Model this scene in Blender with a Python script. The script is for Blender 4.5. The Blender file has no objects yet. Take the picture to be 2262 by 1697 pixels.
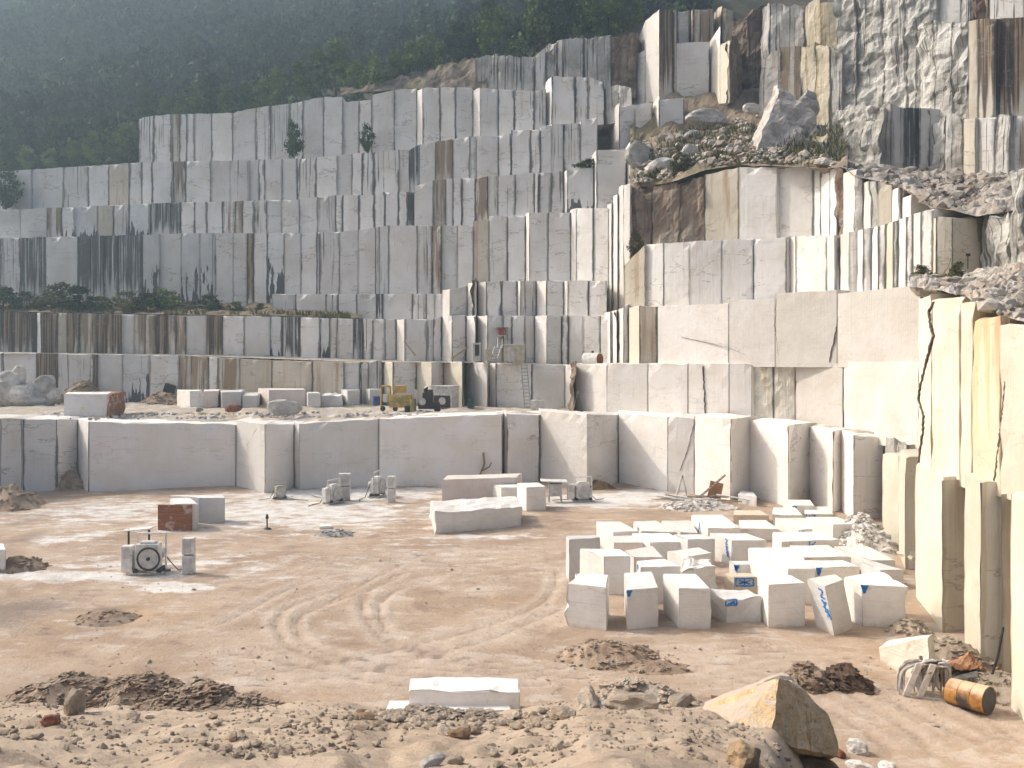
import bpy, bmesh, math, random
import numpy as np
from mathutils import Vector, noise as mn, Matrix
# ---------------- camera, light, exposure ----------------
HH, F, CX, HY = 12.5, 1900.0, 1131.0, 775.0       # eye height, focal length, centre and eye level of the survey
S = bpy.context.scene
C = S.collection
cam = bpy.data.objects.new('camera', bpy.data.cameras.new('camera')); C.objects.link(cam); S.camera = cam
cam.location = (0, 0, HH); cam.rotation_euler = (math.radians(90), 0, 0)
cam.data.sensor_width = 36; cam.data.lens = 36*F/2262; cam.data.shift_y = -(848.5-HY)/2262
cam.data.clip_start = 0.2; cam.data.clip_end = 3000
SUN = Vector((-0.95, 0.31, 0.86)).normalized()     # direction towards the sun
EXPOSURE, SKY, SUNP = 0.33, 0.17, 3.1
w = bpy.data.worlds.new('World'); S.world = w; w.use_nodes = True
nt = w.node_tree; bg = nt.nodes['Background']; sky = nt.nodes.new('ShaderNodeTexSky')
sky.sky_type = 'NISHITA'; sky.sun_disc = False
sky.sun_elevation = math.asin(SUN.z); sky.sun_rotation = math.atan2(SUN.x, SUN.y)
sky.dust_density = 9.0; sky.air_density = 1.0
nt.links.new(sky.outputs[0], bg.inputs[0]); bg.inputs[1].default_value = SKY
ld = bpy.data.lights.new('sun', 'SUN'); ld.energy = SUNP; ld.angle = math.radians(0.6); ld.color = (1.0, 0.925, 0.83)
so = bpy.data.objects.new('sun', ld); C.objects.link(so); so.rotation_euler = SUN.to_track_quat('Z', 'Y').to_euler()
S.view_settings.view_transform = 'Standard'; S.view_settings.look = 'None'
S.view_settings.exposure = EXPOSURE; S.view_settings.gamma = 1
S.cycles.volume_bounces = 0; S.cycles.max_bounces = 6; S.cycles.diffuse_bounces = 4
S.cycles.volume_step_rate = 4

R = random.Random(7)
def W(px, py, D):                                   # survey pixel at a distance -> world
    return Vector(((px-CX)*D/F, D, HH-(py-HY)*D/F))
def G(px, py, z=0.0):                               # survey pixel lying on a level -> world
    D = F*(HH-z)/(py-HY); return Vector(((px-CX)*D/F, D, z))
def lerp(tab, x):
    if x <= tab[0][0]: return tab[0][1]
    for (a, b), (c, d) in zip(tab, tab[1:]):
        if x <= c: return b if c == a else b+(d-b)*(x-a)/(c-a)
    return tab[-1][1]
def sm(a, b, x):
    t = min(1, max(0, (x-a)/(b-a))); return t*t*(3-2*t)
def fbm(p, o=4): return mn.fractal(p, 1.0, 2.0, o)

# ---------------- materials ----------------
class NT:
    def __init__(s, name, rough=0.85, spec=0.3):
        s.m = bpy.data.materials.new(name); s.m.use_nodes = True; s.t = s.m.node_tree
        s.b = s.t.nodes['Principled BSDF']; s.b.inputs['Roughness'].default_value = rough
        s.b.inputs['Specular IOR Level'].default_value = spec
    def n(s, k, **kw):
        x = s.t.nodes.new('ShaderNode'+k)
        for a, v in kw.items(): setattr(x, a, v)
        return x
    def set(s, sock, v):
        if hasattr(v, 'default_value') or hasattr(v, 'is_output'): s.t.links.new(v, sock)
        else: sock.default_value = v
    def math(s, op, a, b=0.0, c=None):
        x = s.n('Math', operation=op); s.set(x.inputs[0], a); s.set(x.inputs[1], b)
        if c is not None: s.set(x.inputs[2], c)
        return x.outputs[0]
    def ramp(s, v, a, b, lo=0.0, hi=1.0):
        x = s.n('MapRange', interpolation_type='SMOOTHSTEP')
        for i, q in enumerate((v, a, b, lo, hi)): s.set(x.inputs[i], q)
        return x.outputs[0]
    def mix(s, f, a, b, mode='MIX'):
        x = s.n('Mix', data_type='RGBA', blend_type=mode)
        s.set(x.inputs[0], f)
        for k, v in ((6, a), (7, b)): s.set(x.inputs[k], (*v, 1) if isinstance(v, tuple) and len(v) == 3 else v)
        return x.outputs[2]
    def vec(s, x, y, z):
        q = s.n('CombineXYZ')
        for i, v in enumerate((x, y, z)): s.set(q.inputs[i], v)
        return q.outputs[0]
    def noise(s, v, sc=1.0, det=4.0, r=0.55):
        x = s.n('TexNoise'); s.t.links.new(v, x.inputs['Vector']); x.inputs['Scale'].default_value = sc
        x.inputs['Detail'].default_value = det; x.inputs['Roughness'].default_value = r
        return x.outputs['Fac']
    def sep(s, v):
        x = s.n('SeparateXYZ'); s.t.links.new(v, x.inputs[0]); return x.outputs
    def bump(s, h, st, d=0.1):
        x = s.n('Bump'); x.inputs['Strength'].default_value = st; x.inputs['Distance'].default_value = d
        s.t.links.new(h, x.inputs['Height']); s.t.links.new(x.outputs[0], s.b.inputs['Normal'])
    def out(s, c): s.set(s.b.inputs['Base Color'], (*c, 1) if isinstance(c, tuple) else c); return s.m

def marble(name, base, streak=0.0, brown=0.0, bottom=0.0, joint=0.6, bump=0.3, sc=(.06, .058, .06),
           bc=(.27, .18, .11), mott=.12, vert=.4, top=0.0, btc=(.30, .17, .10)):
    M = NT(name)
    u1 = M.n('UVMap', uv_map='uv'); u2 = M.n('UVMap', uv_map='uw')
    a = M.sep(u1.outputs[0]); b = M.sep(u2.outputs[0]); u, v, ub, vb = a[0], a[1], b[0], b[1]
    oi = M.n('ObjectInfo'); rnd = M.math('MULTIPLY', oi.outputs['Random'], 97.0)
    geo = M.n('NewGeometry'); pos = geo.outputs['Position']
    h = M.math('ADD', v, vb); vf = M.math('DIVIDE', v, h)
    col = M.mix(M.ramp(M.noise(pos, .35, 5), .35, .7), base, tuple(c*(1-mott)*k for c, k in zip(base, (1, .97, .92))))
    col = M.mix(M.ramp(M.noise(pos, 2.5, 5, .7), .5, .8, 0, .5), col, tuple(c*(.86) for c in base))
    # per piece tone
    f = M.ramp(oi.outputs['Random'], 0, 1, .86, 1.06)
    col = M.mix(1.0, col, M.vec(f, f, f), 'MULTIPLY')
    # faint bedding veins and saw lines
    vn = M.noise(M.vec(M.math('MULTIPLY', u, .25), M.math('MULTIPLY', v, 2.2), rnd), 1, 4)
    col = M.mix(M.ramp(vn, .60, .72, 0, .22), col, (.45, .43, .40))
    uv = M.vec(M.math('ADD', M.math('MULTIPLY', u, 4.2), rnd), M.math('MULTIPLY', v, .07), rnd)
    n1 = M.noise(uv, 1.0, 5, .65)
    n2 = M.noise(M.vec(M.math('MULTIPLY', u, 1.3), rnd, 5.0), 1.0, 2)
    ln = M.math('MULTIPLY', n2, 1.7)
    fade = M.math('SUBTRACT', 1.0, M.ramp(vf, M.math('SUBTRACT', ln, .25), ln))
    if vert:
        nv = M.noise(M.vec(M.math('MULTIPLY', u, 5.0), M.math('MULTIPLY', v, .15), rnd), 1, 4, .7)
        col = M.mix(M.ramp(nv, .5, .75, 0, vert*.5), col, tuple(c*.72 for c in base))
    if brown:
        nb = M.noise(M.vec(M.math('ADD', M.math('MULTIPLY', u, .9), rnd), M.math('MULTIPLY', v, .05), 9.0), 1, 5, .6)
        t = .70-brown*.42
        col = M.mix(M.math('MULTIPLY', M.ramp(nb, t, t+.12, 0, .85), fade), col, bc)
    if streak:
        t = .74-streak*.38
        col = M.mix(M.math('MULTIPLY', M.ramp(n1, t, t+.05, 0, .93), fade), col, sc)
    if joint:
        dm = M.math('MINIMUM', u, ub)
        jn = M.noise(M.vec(rnd, M.math('MULTIPLY', v, .35), M.math('GREATER_THAN', u, ub)), 1, 4, .6)
        wd = M.math('MULTIPLY', M.ramp(jn, .38, .72), .75*joint)
        jm = M.ramp(dm, 0.04, M.math('ADD', wd, .10), .9, 0)
        col = M.mix(M.math('MULTIPLY', jm, M.ramp(oi.outputs['Random'], .1, .7, .35, 1.0)), col, sc)
    if bottom:
        nb = M.noise(M.vec(M.math('ADD', M.math('MULTIPLY', u, 1.1), rnd), M.math('MULTIPLY', v, .15), 3.0), 1, 4, .6)
        lim = M.math('MULTIPLY', M.math('MULTIPLY', M.ramp(nb, .3, .7), h), bottom)
        col = M.mix(M.ramp(vb, M.math('SUBTRACT', lim, .4), lim, .95, 0), col, sc)
    if top:
        nb = M.noise(M.vec(M.math('ADD', M.math('MULTIPLY', u, .8), rnd), M.math('MULTIPLY', v, .1), 3.0), 1, 4, .6)
        col = M.mix(M.math('MULTIPLY', M.ramp(nb, .42, .6), M.ramp(vf, 0, .75, top, 0)), col, btc)
    ck = M.math('ABSOLUTE', M.math('SUBTRACT', M.noise(M.vec(M.math('MULTIPLY', u, .10), M.math('MULTIPLY', v, .33), rnd), 1.0, 7, .6), .5))
    col = M.mix(M.math('MULTIPLY', M.ramp(ck, .003, .0075, .6 if joint > .2 else .22, 0), M.ramp(M.noise(pos, .3, 2), .42, .56)), col, (.28, .25, .22))
    hn = M.math('ADD', M.noise(pos, 1.2, 6, .6), M.math('MULTIPLY', M.noise(uv, 2.0, 3), .5))
    M.bump(hn, bump, .25)
    return M.out(col)
MT = {
 'c': marble('saw_cut_marble', (.80, .775, .75), streak=.10, joint=.35),
 'C': marble('fresh_white_marble', (.835, .80, .765), joint=0.05, vert=.15, mott=.07),
 's': marble('lightly_stained_marble', (.77, .75, .725), streak=.23, joint=.6),
 'm': marble('streaked_marble', (.73, .71, .685), streak=.47, brown=.3, joint=.85),
 'b': marble('brown_streaked_marble', (.70, .655, .58), streak=.45, brown=.72, joint=.8),
 'd': marble('black_wet_marble', (.64, .635, .62), streak=.86, brown=.25, sc=(.07, .072, .075), joint=1.1),
 'D': marble('dark_brown_stained_marble', (.56, .53, .48), streak=.72, brown=.95, sc=(.08, .065, .055), joint=1.0),
 'k': marble('black_footed_marble', (.73, .735, .74), streak=.22, bottom=.7, joint=.5, sc=(.07, .073, .078)),
 't': marble('tan_marble', (.66, .60, .50), brown=.45, bc=(.46, .33, .21), streak=.15, joint=.35),
 'y': marble('cream_marble', (.75, .70, .59), brown=.2, bc=(.66, .50, .30), joint=.08, vert=.35, sc=(.3, .22, .12)),
 'o': marble('ochre_stained_marble', (.76, .685, .53), brown=.6, bc=(.68, .49, .27), joint=.08, vert=.5, top=.7, btc=(.52, .28, .12), sc=(.3, .2, .1)),
 'g': marble('grey_weathered_rock', (.62, .60, .565), streak=.5, brown=.35, joint=.7, bump=1.0, mott=.4, vert=.9),
 'v': marble('yellow_weathered_rock', (.64, .58, .46), streak=.42, brown=.5, bc=(.38, .29, .16), joint=.6, bump=.8, mott=.3, vert=.9),
 'q': marble('tan_natural_rock', (.50, .43, .35), streak=.2, brown=.8, joint=.3, bump=1.0, mott=.55, bc=(.25, .18, .13), vert=.7),
 'n': marble('brown_natural_rock', (.36, .29, .235), streak=.3, brown=.7, joint=.3, bump=1.0, mott=.5, bc=(.16, .10, .07), vert=.8),
 'f': marble('pale_folded_rock', (.70, .685, .64), streak=.5, brown=.3, bc=(.40, .35, .29), joint=.2, bump=1.0, mott=.5, vert=.9, sc=(.16, .15, .145)),
 'e': marble('glare_dimmed_marble', (.70, .665, .62), joint=0.05, vert=.3, mott=.1),  # fresh marble darkened in colour to hold down glare on directly sunlit faces
 'h': marble('mud_stained_marble', (.82, .79, .76), bottom=.55, joint=.15, vert=.2, mott=.1, sc=(.42, .32, .23)),
 'u': marble('pale_broken_rock', (.78, .74, .66), streak=.1, brown=.4, bc=(.55, .45, .33), joint=.1, bump=1.0, mott=.3, vert=.6),
}
def simple(name, c, rough=.7, metal=0.0, var=.18, sc=3.0, rust=0.0, bump=.2, dust=.0):
    M = NT(name, rough); g = M.n('TexCoord').outputs['Object']
    col = M.mix(M.ramp(M.noise(g, sc, 5, .6), .35, .7), c, tuple(x*(1-var*2) for x in c))
    if rust: col = M.mix(M.ramp(M.noise(g, sc*.8, 6, .7), .62-rust*.25, .70-rust*.2), col, (.16, .06, .025))
    if dust: col = M.mix(M.ramp(M.noise(g, sc*.6, 4), .3, .7, 0, dust), col, (.62, .58, .52))
    M.b.inputs['Metallic'].default_value = metal; M.bump(M.noise(g, sc*4, 4), bump, .02)
    return M.out(col)
def rockmat(name, a, b, sc=1.2, bump=.8, c=None):
    M = NT(name, .95, .2); g = M.n('NewGeometry').outputs['Position']; oi = M.n('ObjectInfo').outputs['Random']
    col = M.mix(M.ramp(M.noise(g, sc, 6, .62), .38, .66), a, b)
    if c: col = M.mix(M.ramp(M.noise(g, sc*.45, 3), .5, .64, 0, .8), col, c)
    f = M.ramp(oi, 0, 1, .82, 1.12); col = M.mix(1.0, col, M.vec(f, f, f), 'MULTIPLY')
    col = M.mix(M.ramp(M.noise(g, sc*7, 6, .7), .5, .68, 0, .45), col, tuple(x*.55 for x in b)); M.bump(M.noise(g, sc*6, 8, .7), bump, .15); return M.out(col)
MR = {
 'tan': rockmat('tan_stone', (.54, .45, .36), (.40, .325, .25)),
 'ochre': rockmat('ochre_stone', (.46, .34, .21), (.24, .155, .09), .8, c=(.52, .42, .30)),
 'white': rockmat('white_stone', (.74, .71, .67), (.55, .50, .45)),
 'grey': rockmat('grey_stone', (.56, .54, .51), (.37, .34, .32)),
 'soil': rockmat('brown_soil', (.46, .345, .255), (.31, .22, .16), 2.0, c=(.48, .39, .30)),
 'gravel': rockmat('gravel', (.50, .41, .32), (.36, .285, .215), 1.0),
 'pink': rockmat('pinkish_stone', (.46, .35, .29), (.28, .19, .14), 1.6),
 'clod': rockmat('reddish_clods', (.50, .385, .29), (.34, .245, .18), 2.2, c=(.53, .43, .33)),
 'dark': rockmat('dark_soil', (.20, .14, .105), (.12, .085, .065), 3.0),
 'red': rockmat('red_stone', (.33, .15, .10), (.18, .075, .05)),
 'scree': rockmat('scree', (.52, .475, .42), (.34, .295, .25), .9, c=(.42, .33, .25)),
 'slope': rockmat('slope_earth', (.36, .285, .215), (.22, .17, .13), .25, c=(.29, .25, .15)),
}
# ---------------- object helpers ----------------
def tag(o, label=None, cat=None, group=None, kind=None):
    for k, v in (('label', label), ('category', cat), ('group', group), ('kind', kind)):
        if v: o[k] = v
    return o
def link(name, me, m=None, parent=None):
    o = bpy.data.objects.new(name, me); C.objects.link(o)
    if m: me.materials.append(m)
    if parent: o.parent = parent
    return o
def mesh(name, verts, faces, m=None, parent=None, smooth=False):
    me = bpy.data.meshes.new(name); me.from_pydata([tuple(v) for v in verts], [], faces); me.update()
    if smooth: me.shade_smooth()
    return link(name, me, m, parent)
def empty(name, loc, label, cat, group=None, rz=0):
    o = bpy.data.objects.new(name, None); C.objects.link(o); o.location = loc; o.rotation_euler = (0, 0, rz)
    o.empty_display_size = .3
    return tag(o, label, cat, group, 'thing')
def lattice(nx, ny, nz, fn):
    """surface of a box lattice; fn(a,b,c,i,j,k)->Vector; a along, b depth, c up"""
    idx, vs, info, fs = {}, [], [], []
    def V(i, j, k):
        q = (i, j, k)
        if q not in idx:
            idx[q] = len(vs); vs.append(fn(i/nx, j/ny, k/nz, i, j, k)); info.append(q)
        return idx[q]
    for i in range(nx):
        for k in range(nz):
            fs.append((V(i, 0, k), V(i+1, 0, k), V(i+1, 0, k+1), V(i, 0, k+1)))
            fs.append((V(i, ny, k), V(i, ny, k+1), V(i+1, ny, k+1), V(i+1, ny, k)))
    for j in range(ny):
        for k in range(nz):
            fs.append((V(0, j, k), V(0, j, k+1), V(0, j+1, k+1), V(0, j+1, k)))
            fs.append((V(nx, j, k), V(nx, j+1, k), V(nx, j+1, k+1), V(nx, j, k+1)))
    for i in range(nx):
        for j in range(ny):
            fs.append((V(i, j, nz), V(i+1, j, nz), V(i+1, j+1, nz), V(i, j+1, nz)))
            fs.append((V(i, j, 0), V(i, j+1, 0), V(i+1, j+1, 0), V(i+1, j, 0)))
    return vs, fs, info
def setuv(me, a, b):
    for nm, arr in (('uv', a), ('uw', b)):
        l = me.uv_layers.new(name=nm); vi = np.empty(len(me.loops), np.int32); me.loops.foreach_get('vertex_index', vi)
        l.data.foreach_set('uv', np.array(arr, np.float32)[vi].ravel())
ROUGH = {'g': .5, 'v': .4, 'n': .9, 'f': .85, 'q': .8, 'u': .4}
def slab(name, p0, p1, t0, t1, b0, b1, d0, d1, T, style, parent, chip=1.0, cell=None, g=None):
    """one saw-cut column of a quarry wall: p0,p1 plan points; t,b heights; d depth directions"""
    wd = (Vector(p1[:2])-Vector(p0[:2])).length; ht = max(t0-b0, t1-b1)
    rough = ROUGH.get(style, 0)
    cl = cell or (.42 if rough else .9)
    nx = max(2, min(34, int(wd/cl)+1)); nz = max(3, min(40 if rough else 22, int(ht/cl)+1)); ny = 3
    if g is None: g = .004 if style in 'Cyo' else R.uniform(.008, .04)
    g = min(g, wd*.12); sd = R.uniform(0, 900)
    nrm = Vector((-(p0[1]-p1[1]), -(p1[0]-p0[0]))); nrm = Vector(((p1[1]-p0[1]), -(p1[0]-p0[0]))).normalized()
    uvs, uws = [], []
    def fn(a, b, c, i, j, k):
        bb = (0, .06, .5, 1)[j]
        d = Vector(d0).lerp(Vector(d1), a).normalized()
        aa = g/wd+(1-2*g/wd)*a if wd else a
        p = Vector(p0[:2]).lerp(Vector(p1[:2]), aa)+d*T*bb
        top = t0+(t1-t0)*a; bot = b0+(b1-b0)*a; z = bot+(top-bot)*c
        q = Vector((p.x, p.y, z))
        uvs.append((a*wd if j == 0 else (.02+bb*T), top-z)); uws.append(((1-a)*wd if j == 0 else 5, z-bot+.001))
        n = Vector((nrm.x, nrm.y, 0))
        if j <= 1:
            amp = rough*(1 if 0 < i < nx or rough > .3 else .3) if rough else .035
            s = (.5 if style == 'f' else .35) if rough else .3
            q2 = Vector((q.x*s+sd*(0 if rough else 1), q.y*s, z*s*(.9 if style == 'f' else .55 if rough else .5)))
            rv = fbm(q2, 6 if rough else 2)
            if style in 'fnqu':
                vd = mn.voronoi(Vector((q.x*.55+sd*0, q.y*.55, z*.42))+Vector((rv, 0, rv))*.35)[0]; vd2 = mn.voronoi(Vector((q.x*1.5, q.y*1.5, z*1.2)))[0]
                rv = rv*.45+.9*(vd[1]-vd[0])+.28*(vd2[1]-vd2[0])-.4+.30*math.floor(2.2*fbm(Vector((z*.16+q.x*.05, q.x*.06, 4)), 2)+.5)
            q += n*(rv*amp)*(1 if j == 0 else .6)
            if rough: q += Vector((0, 0, 1))*fbm(q2*2+Vector((9, 3, 1)), 3)*rough*.35
            if (i in (0, nx)) and j == 0: q -= n*abs(fbm(Vector((sd, a*9, z*1.7)), 3))*.11*chip
            if k == nz and j == 0:
                e = max(0, fbm(Vector((sd+aa*wd*.9, 3, 1)), 3)); q.z -= e*.4*chip+.01; q -= n*e*.3*chip
        if k == nz: q.z += fbm(Vector((q.x*.6, q.y*.6, sd)), 3)*(.07*chip+rough*.8)
        return q
    vs, fs, info = lattice(nx, ny, nz, fn)
    o = mesh(name, vs, fs, MT[style], parent); setuv(o.data, uvs, uws)
    return o
FACES = {}
def tier(name, label, cat, D, top, base, faces, T=6, d=((-9999, (0, 1)), (9999, (0, 1))), drop=1.0, part='marble_column', jit=.22, chip=1.0, group=None, zb=None):
    """faces: list of (px, style[, Dleft, Dright]); a style starting with '<' is a return that faces left (in the sun)"""
    root = empty(name, (0, 0, 0), label, cat, group)
    N = len(faces)-1; L = []
    for i in range(N):
        x0, st = faces[i][0], faces[i][1]; x1 = faces[i+1][0]
        j = R.uniform(-jit, jit)
        if len(faces[i]) >= 4: dl, dr = faces[i][2], faces[i][3]; fx = True
        elif len(faces[i]) == 3: dl = faces[i][2]; dr = faces[i+1][2] if len(faces[i+1]) > 2 else dl; fx = True
        else: dl, dr = lerp(D, x0)+j, lerp(D, x1)+j; fx = False
        L.append([x0, x1, st, dl, dr, fx])
    for i, e in enumerate(L):
        if e[2][0] == '<' and not e[5]:
            wm = (e[1]-e[0])*e[3]/F; r = min(4.5, max(.9, 1.7*wm)); dc = lerp(D, e[0])
            e[3], e[4] = dc+r*.5, dc-r*.5
            if i > 0 and not L[i-1][5]: L[i-1][4] = e[3]
            if i < N-1 and not L[i+1][5]: L[i+1][3] = e[4]
    eps = .6; FACES[name] = [(e[0], e[3]) for e in L]+[(e[1]-.01, e[4]) for e in L]; FACES[name].sort()
    loc = None
    for x0, x1, st, dl, dr, fx in L:
        p0, p1 = W(x0, HY, dl), W(x1, HY, dr)
        t0 = W(x0, lerp(top, x0+eps), dl).z; t1 = W(x1, lerp(top, x1-eps), dr).z
        if zb is not None: b0 = b1 = zb
        else: b0 = W(x0, lerp(base, x0+eps), dl).z-drop; b1 = W(x1, lerp(base, x1-eps), dr).z-drop
        if st[0] == '<':
            if t0-t1 > .8: t1 = t0-.4
            t0 = t1
        dd = []
        for x in (x0, x1):
            for (xa, va), (xb, vb) in zip(d, d[1:]):
                if x <= xb:
                    f = (x-xa)/(xb-xa); dd.append((va[0]+(vb[0]-va[0])*f, va[1]+(vb[1]-va[1])*f)); break
        slab(part, p0, p1, t0, t1, b0, b1, dd[0], dd[1], T, st[-1], root, chip)
    return root
# ---------------- quarry walls, tier by tier ----------------
def parse(s):
    out = []
    for tok in s.split():
        q = tok.split(':'); px = float(q[0]); st = q[1] if len(q) > 1 else 'c'
        e = [px, st]+[float(x) for x in q[2:]]; out.append(tuple(e))
    return out
RD = ((-9999, (0, 1)), (1330, (0, 1)), (1480, (.6, .8)), (1900, (.75, .66)), (2030, (.9, .4)), (9999, (1, .3)))

# tier A: the wall round the pit floor
topA = [(-300, 925), (0, 924), (172, 928), (195, 932), (522, 938), (650, 937), (836, 925), (1110, 915), (1365, 917), (1614, 926), (1742, 940), (1785, 941), (1840, 952), (1885, 962), (1955, 968), (1990, 985)]
DA = [(-400, 66), (0, 74), (172, 78), (195, 76.5), (650, 78.5), (836, 79), (1193, 82), (1365, 82), (1614, 72.4), (1742, 70), (1885, 64), (1955, 63.5)]
tier('pit_wall', 'lowest long pale saw-cut wall around the pit floor', 'rock wall', DA, topA, None,
     parse('''-300:c:66 -120:c:71 0:c:74 50:c:76 126:c:77 172:<C:79.5:76.2 195:C:76.2:79.8 522:<C:79.8:75.4 585:C:75.4:79
     650:<C:79.1:77.9 661:C:77.9:79.2 836:C:79:80.4 1110:<C:82:80.6 1119:c:80.6:82.2 1193:<C:82.4:77.4 1297:c:77.4:81.4 1365:<C:81.6:76.6 1475:<C:76.5:75 1533:<C:74.9:71
     1614:c:71:74 1650:<C:74.2:68.4 1742:c:68.4:71 1785:<C:71.2:66.5 1840:c:66.5:68.4 1851:<C:68.6:63.4 1885:c:63.4:64.6 1955:g:63.5:60 2010'''),
     T=4.2, d=RD, zb=-.6, jit=.1, chip=1.1)
# right-hand pillars beside the pit floor
topP = [(1955, 1000), (1985, 1008), (2000, 1010), (2000, 1045), (2020, 1046), (2082, 1054), (2082, 1062), (2129, 1060), (2170, 1068), (2230, 1100), (2300, 1120), (2500, 1200)]
tier('pillar_wall', 'cream yellow saw-cut pillars on the right edge of the pit floor', 'rock wall', [(1900, 55), (2300, 28)], topP, None,
     parse('''1948:y:57.5:55.5 1985:<y:53:49 2000:c:49:50 2020:<y:44:38.6 2082:t:38.3:39.4 2129:<y:36.6:34 2166:s:34:34.8 2213:t:33.2:33.6 2231:<y:30.2:24 2420:<y:23.5:17 3000'''),
     T=5, d=((-9999, (1, .3)), (9999, (1, .2))), zb=-.6, jit=.05, chip=.8)
# tier B: wall behind the middle bench
DB = [(-300, 104), (0, 105), (395, 103), (800, 99), (1085, 96), (1248, 92), (1269, 88), (1452, 81.5), (1660, 76.5), (1820, 71.5), (2030, 60)]
topB = [(-300, 778), (0, 778), (206, 783), (395, 785), (585, 796), (750, 800), (1021, 800), (1250, 807), (1400, 804), (2050, 802)]
baseB = [(-300, 890), (350, 888), (800, 896), (1085, 898), (1270, 906), (1502, 924), (1760, 930), (1820, 938), (2030, 965)]
tier('bench_wall', 'wall behind the middle bench with the ladder leaning on it', 'rock wall', DB, topB, baseB,
     parse('''-300:c -150:D -60:c 6:c 81:D 127:m 206:D 215:c 270:k 330:c 395:b 423:b 460:c 481:b 529:t 600:t 690:t 760:s 794:g 846:<y 867:s
     920:<y 953:c 980:<y 1021:d 1030:<C 1076:c 1080:<C 1095:c 1175:c 1248:<C 1262:n 1270:<C:90:85.5 1340:<C:85.5:82.8 1430:<C:82.5:80.2
     1520:<C:80.1:77.4 1610:<C:77.3:76.2 1661:<u:76.6:75.4 1708:<u:75.3:74.2 1757:<e:74.2:69.2 1862:<e:69.2:59.8 2030'''),
     T=4, d=RD, jit=.25)
# the big smooth lit wall above it on the right
tier('smooth_marble_wall', 'large smooth bright white wall at right with thin diagonal cracks', 'rock wall', [(1300, 86), (2030, 60)],
     [(1290, 690), (1337, 688), (1345, 690), (1364, 684), (1375, 682), (1389, 672), (1412, 675), (1452, 678), (1502, 677), (1600, 671), (1708, 660), (1828, 641), (1950, 634), (2040, 629)],
     [(1290, 808), (1500, 802), (2050, 802)],
     parse('''1337:<C:94:92 1348:c:92:92.4 1352:<C:92.4:90 1362:n:90:90.4 1366:<C:90.4:88.6 1377:c:88.6:89 1389:<y:88.6:84.4 1412:t:84.2:84.6 1452:<C:83.4:78.2 1610:<C:78:74.8 1712:<e:74.7:69.9 1850:<e:69.8:60.5 2034'''),
     T=4, d=RD, jit=.05, drop=.35, part='marble_face', chip=.25)
# near yellow wall on the right edge
tier('ochre_stained_wall', 'tall cream wall at the right edge with orange stains and a jagged crack', 'rock wall', [(2000, 42), (2300, 30)],
     [(2000, 645), (2050, 650), (2070, 652), (2128, 655), (2160, 672), (2212, 700), (2262, 718), (2500, 800)],
     [(2000, 1037), (2124, 1051), (2262, 1082), (2500, 1140)],
     parse('''2026:<y:44.5:41.5 2056:<y:41.4:38.4 2120:<y:38.2:36.9 2146:<o:36.9:33.8 2208:<y:33.8:27.5 2420:<y:27:20 3000'''),
     T=6, d=((-9999, (1, .3)), (9999, (1, .2))), jit=.05, drop=.5, part='marble_face', chip=1.3)
# tier C
DC = [(-300, 108), (0, 108), (600, 104), (1000, 99), (1250, 96), (1345, 93)]
tier('streaked_wall', 'wall below the overgrown ledge with heavy brown and black streaks', 'rock wall', DC,
     [(-300, 689), (0, 689), (400, 697), (585, 699), (760, 704), (970, 706), (977, 697), (1340, 697)], [(-300, 785), (750, 800), (1350, 806)],
     parse('''-300:b -200:D -100:b 0:D 26:D 60:D 81:<s 90:D 127:t 147:D 175:b 212:D 235:D 267:s 296:b 320:b 345:D 368:b 388:b 411:s 456:D 490:c 540:c 596:k 622:d 662:c 706:k 728:m
     745:s 780:d 800:m 824:s 850:s 875:<C 893:s 943:m 957:s 976:<C 998:s 1030:<C 1050:d 1054:<C 1076:s 1112:m 1130:c 1160:c 1181:<C 1207:s 1240:m 1256:c 1288:c 1325:c 1345'''), T=5)
tier('low_ledge_wall', 'short pale band of wall left of centre under the tall grey columns', 'rock wall', [(590, 109), (980, 104)],
     [(590, 650), (977, 649)], [(590, 704), (980, 706)], parse('600:s 652:c 720:m 747:c 788:s 831:d 846:c 910:m 942:s 960:s 978'), T=4, jit=.15)
tier('stepped_wall', 'bright-edged stepped columns at centre above the ledge cabin', 'rock wall', [(960, 102), (1200, 99), (1345, 94.5)],
     [(977, 641), (1031, 634), (1031, 632), (1056, 622), (1204, 620), (1341, 620)], [(960, 700), (1345, 697)],
     parse('977:<C 993:s 1032:<C 1052:n 1056:<C 1073:s 1108:c 1143:<C 1149:m 1185:<C 1206:c 1246:<C 1253:c 1300:c 1341'), T=5)
tier('corner_column', 'narrow sunlit stack of slabs rising at the corner right of centre', 'rock wall', [(1340, 96), (1400, 91)],
     [(1340, 448), (1357, 447), (1358, 432), (1371, 424), (1372, 408), (1392, 405)], [(1340, 700), (1400, 695)],
     parse('1341:<C:99:97.4 1351:c:97.4:97.6 1354:<C:97.5:96 1364:m:96:96.2 1366:<C:96.2:95 1377:<C:95:94 1391'), T=5, d=((-9999, (.3, 1)), (9999, (.3, 1))))
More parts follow.
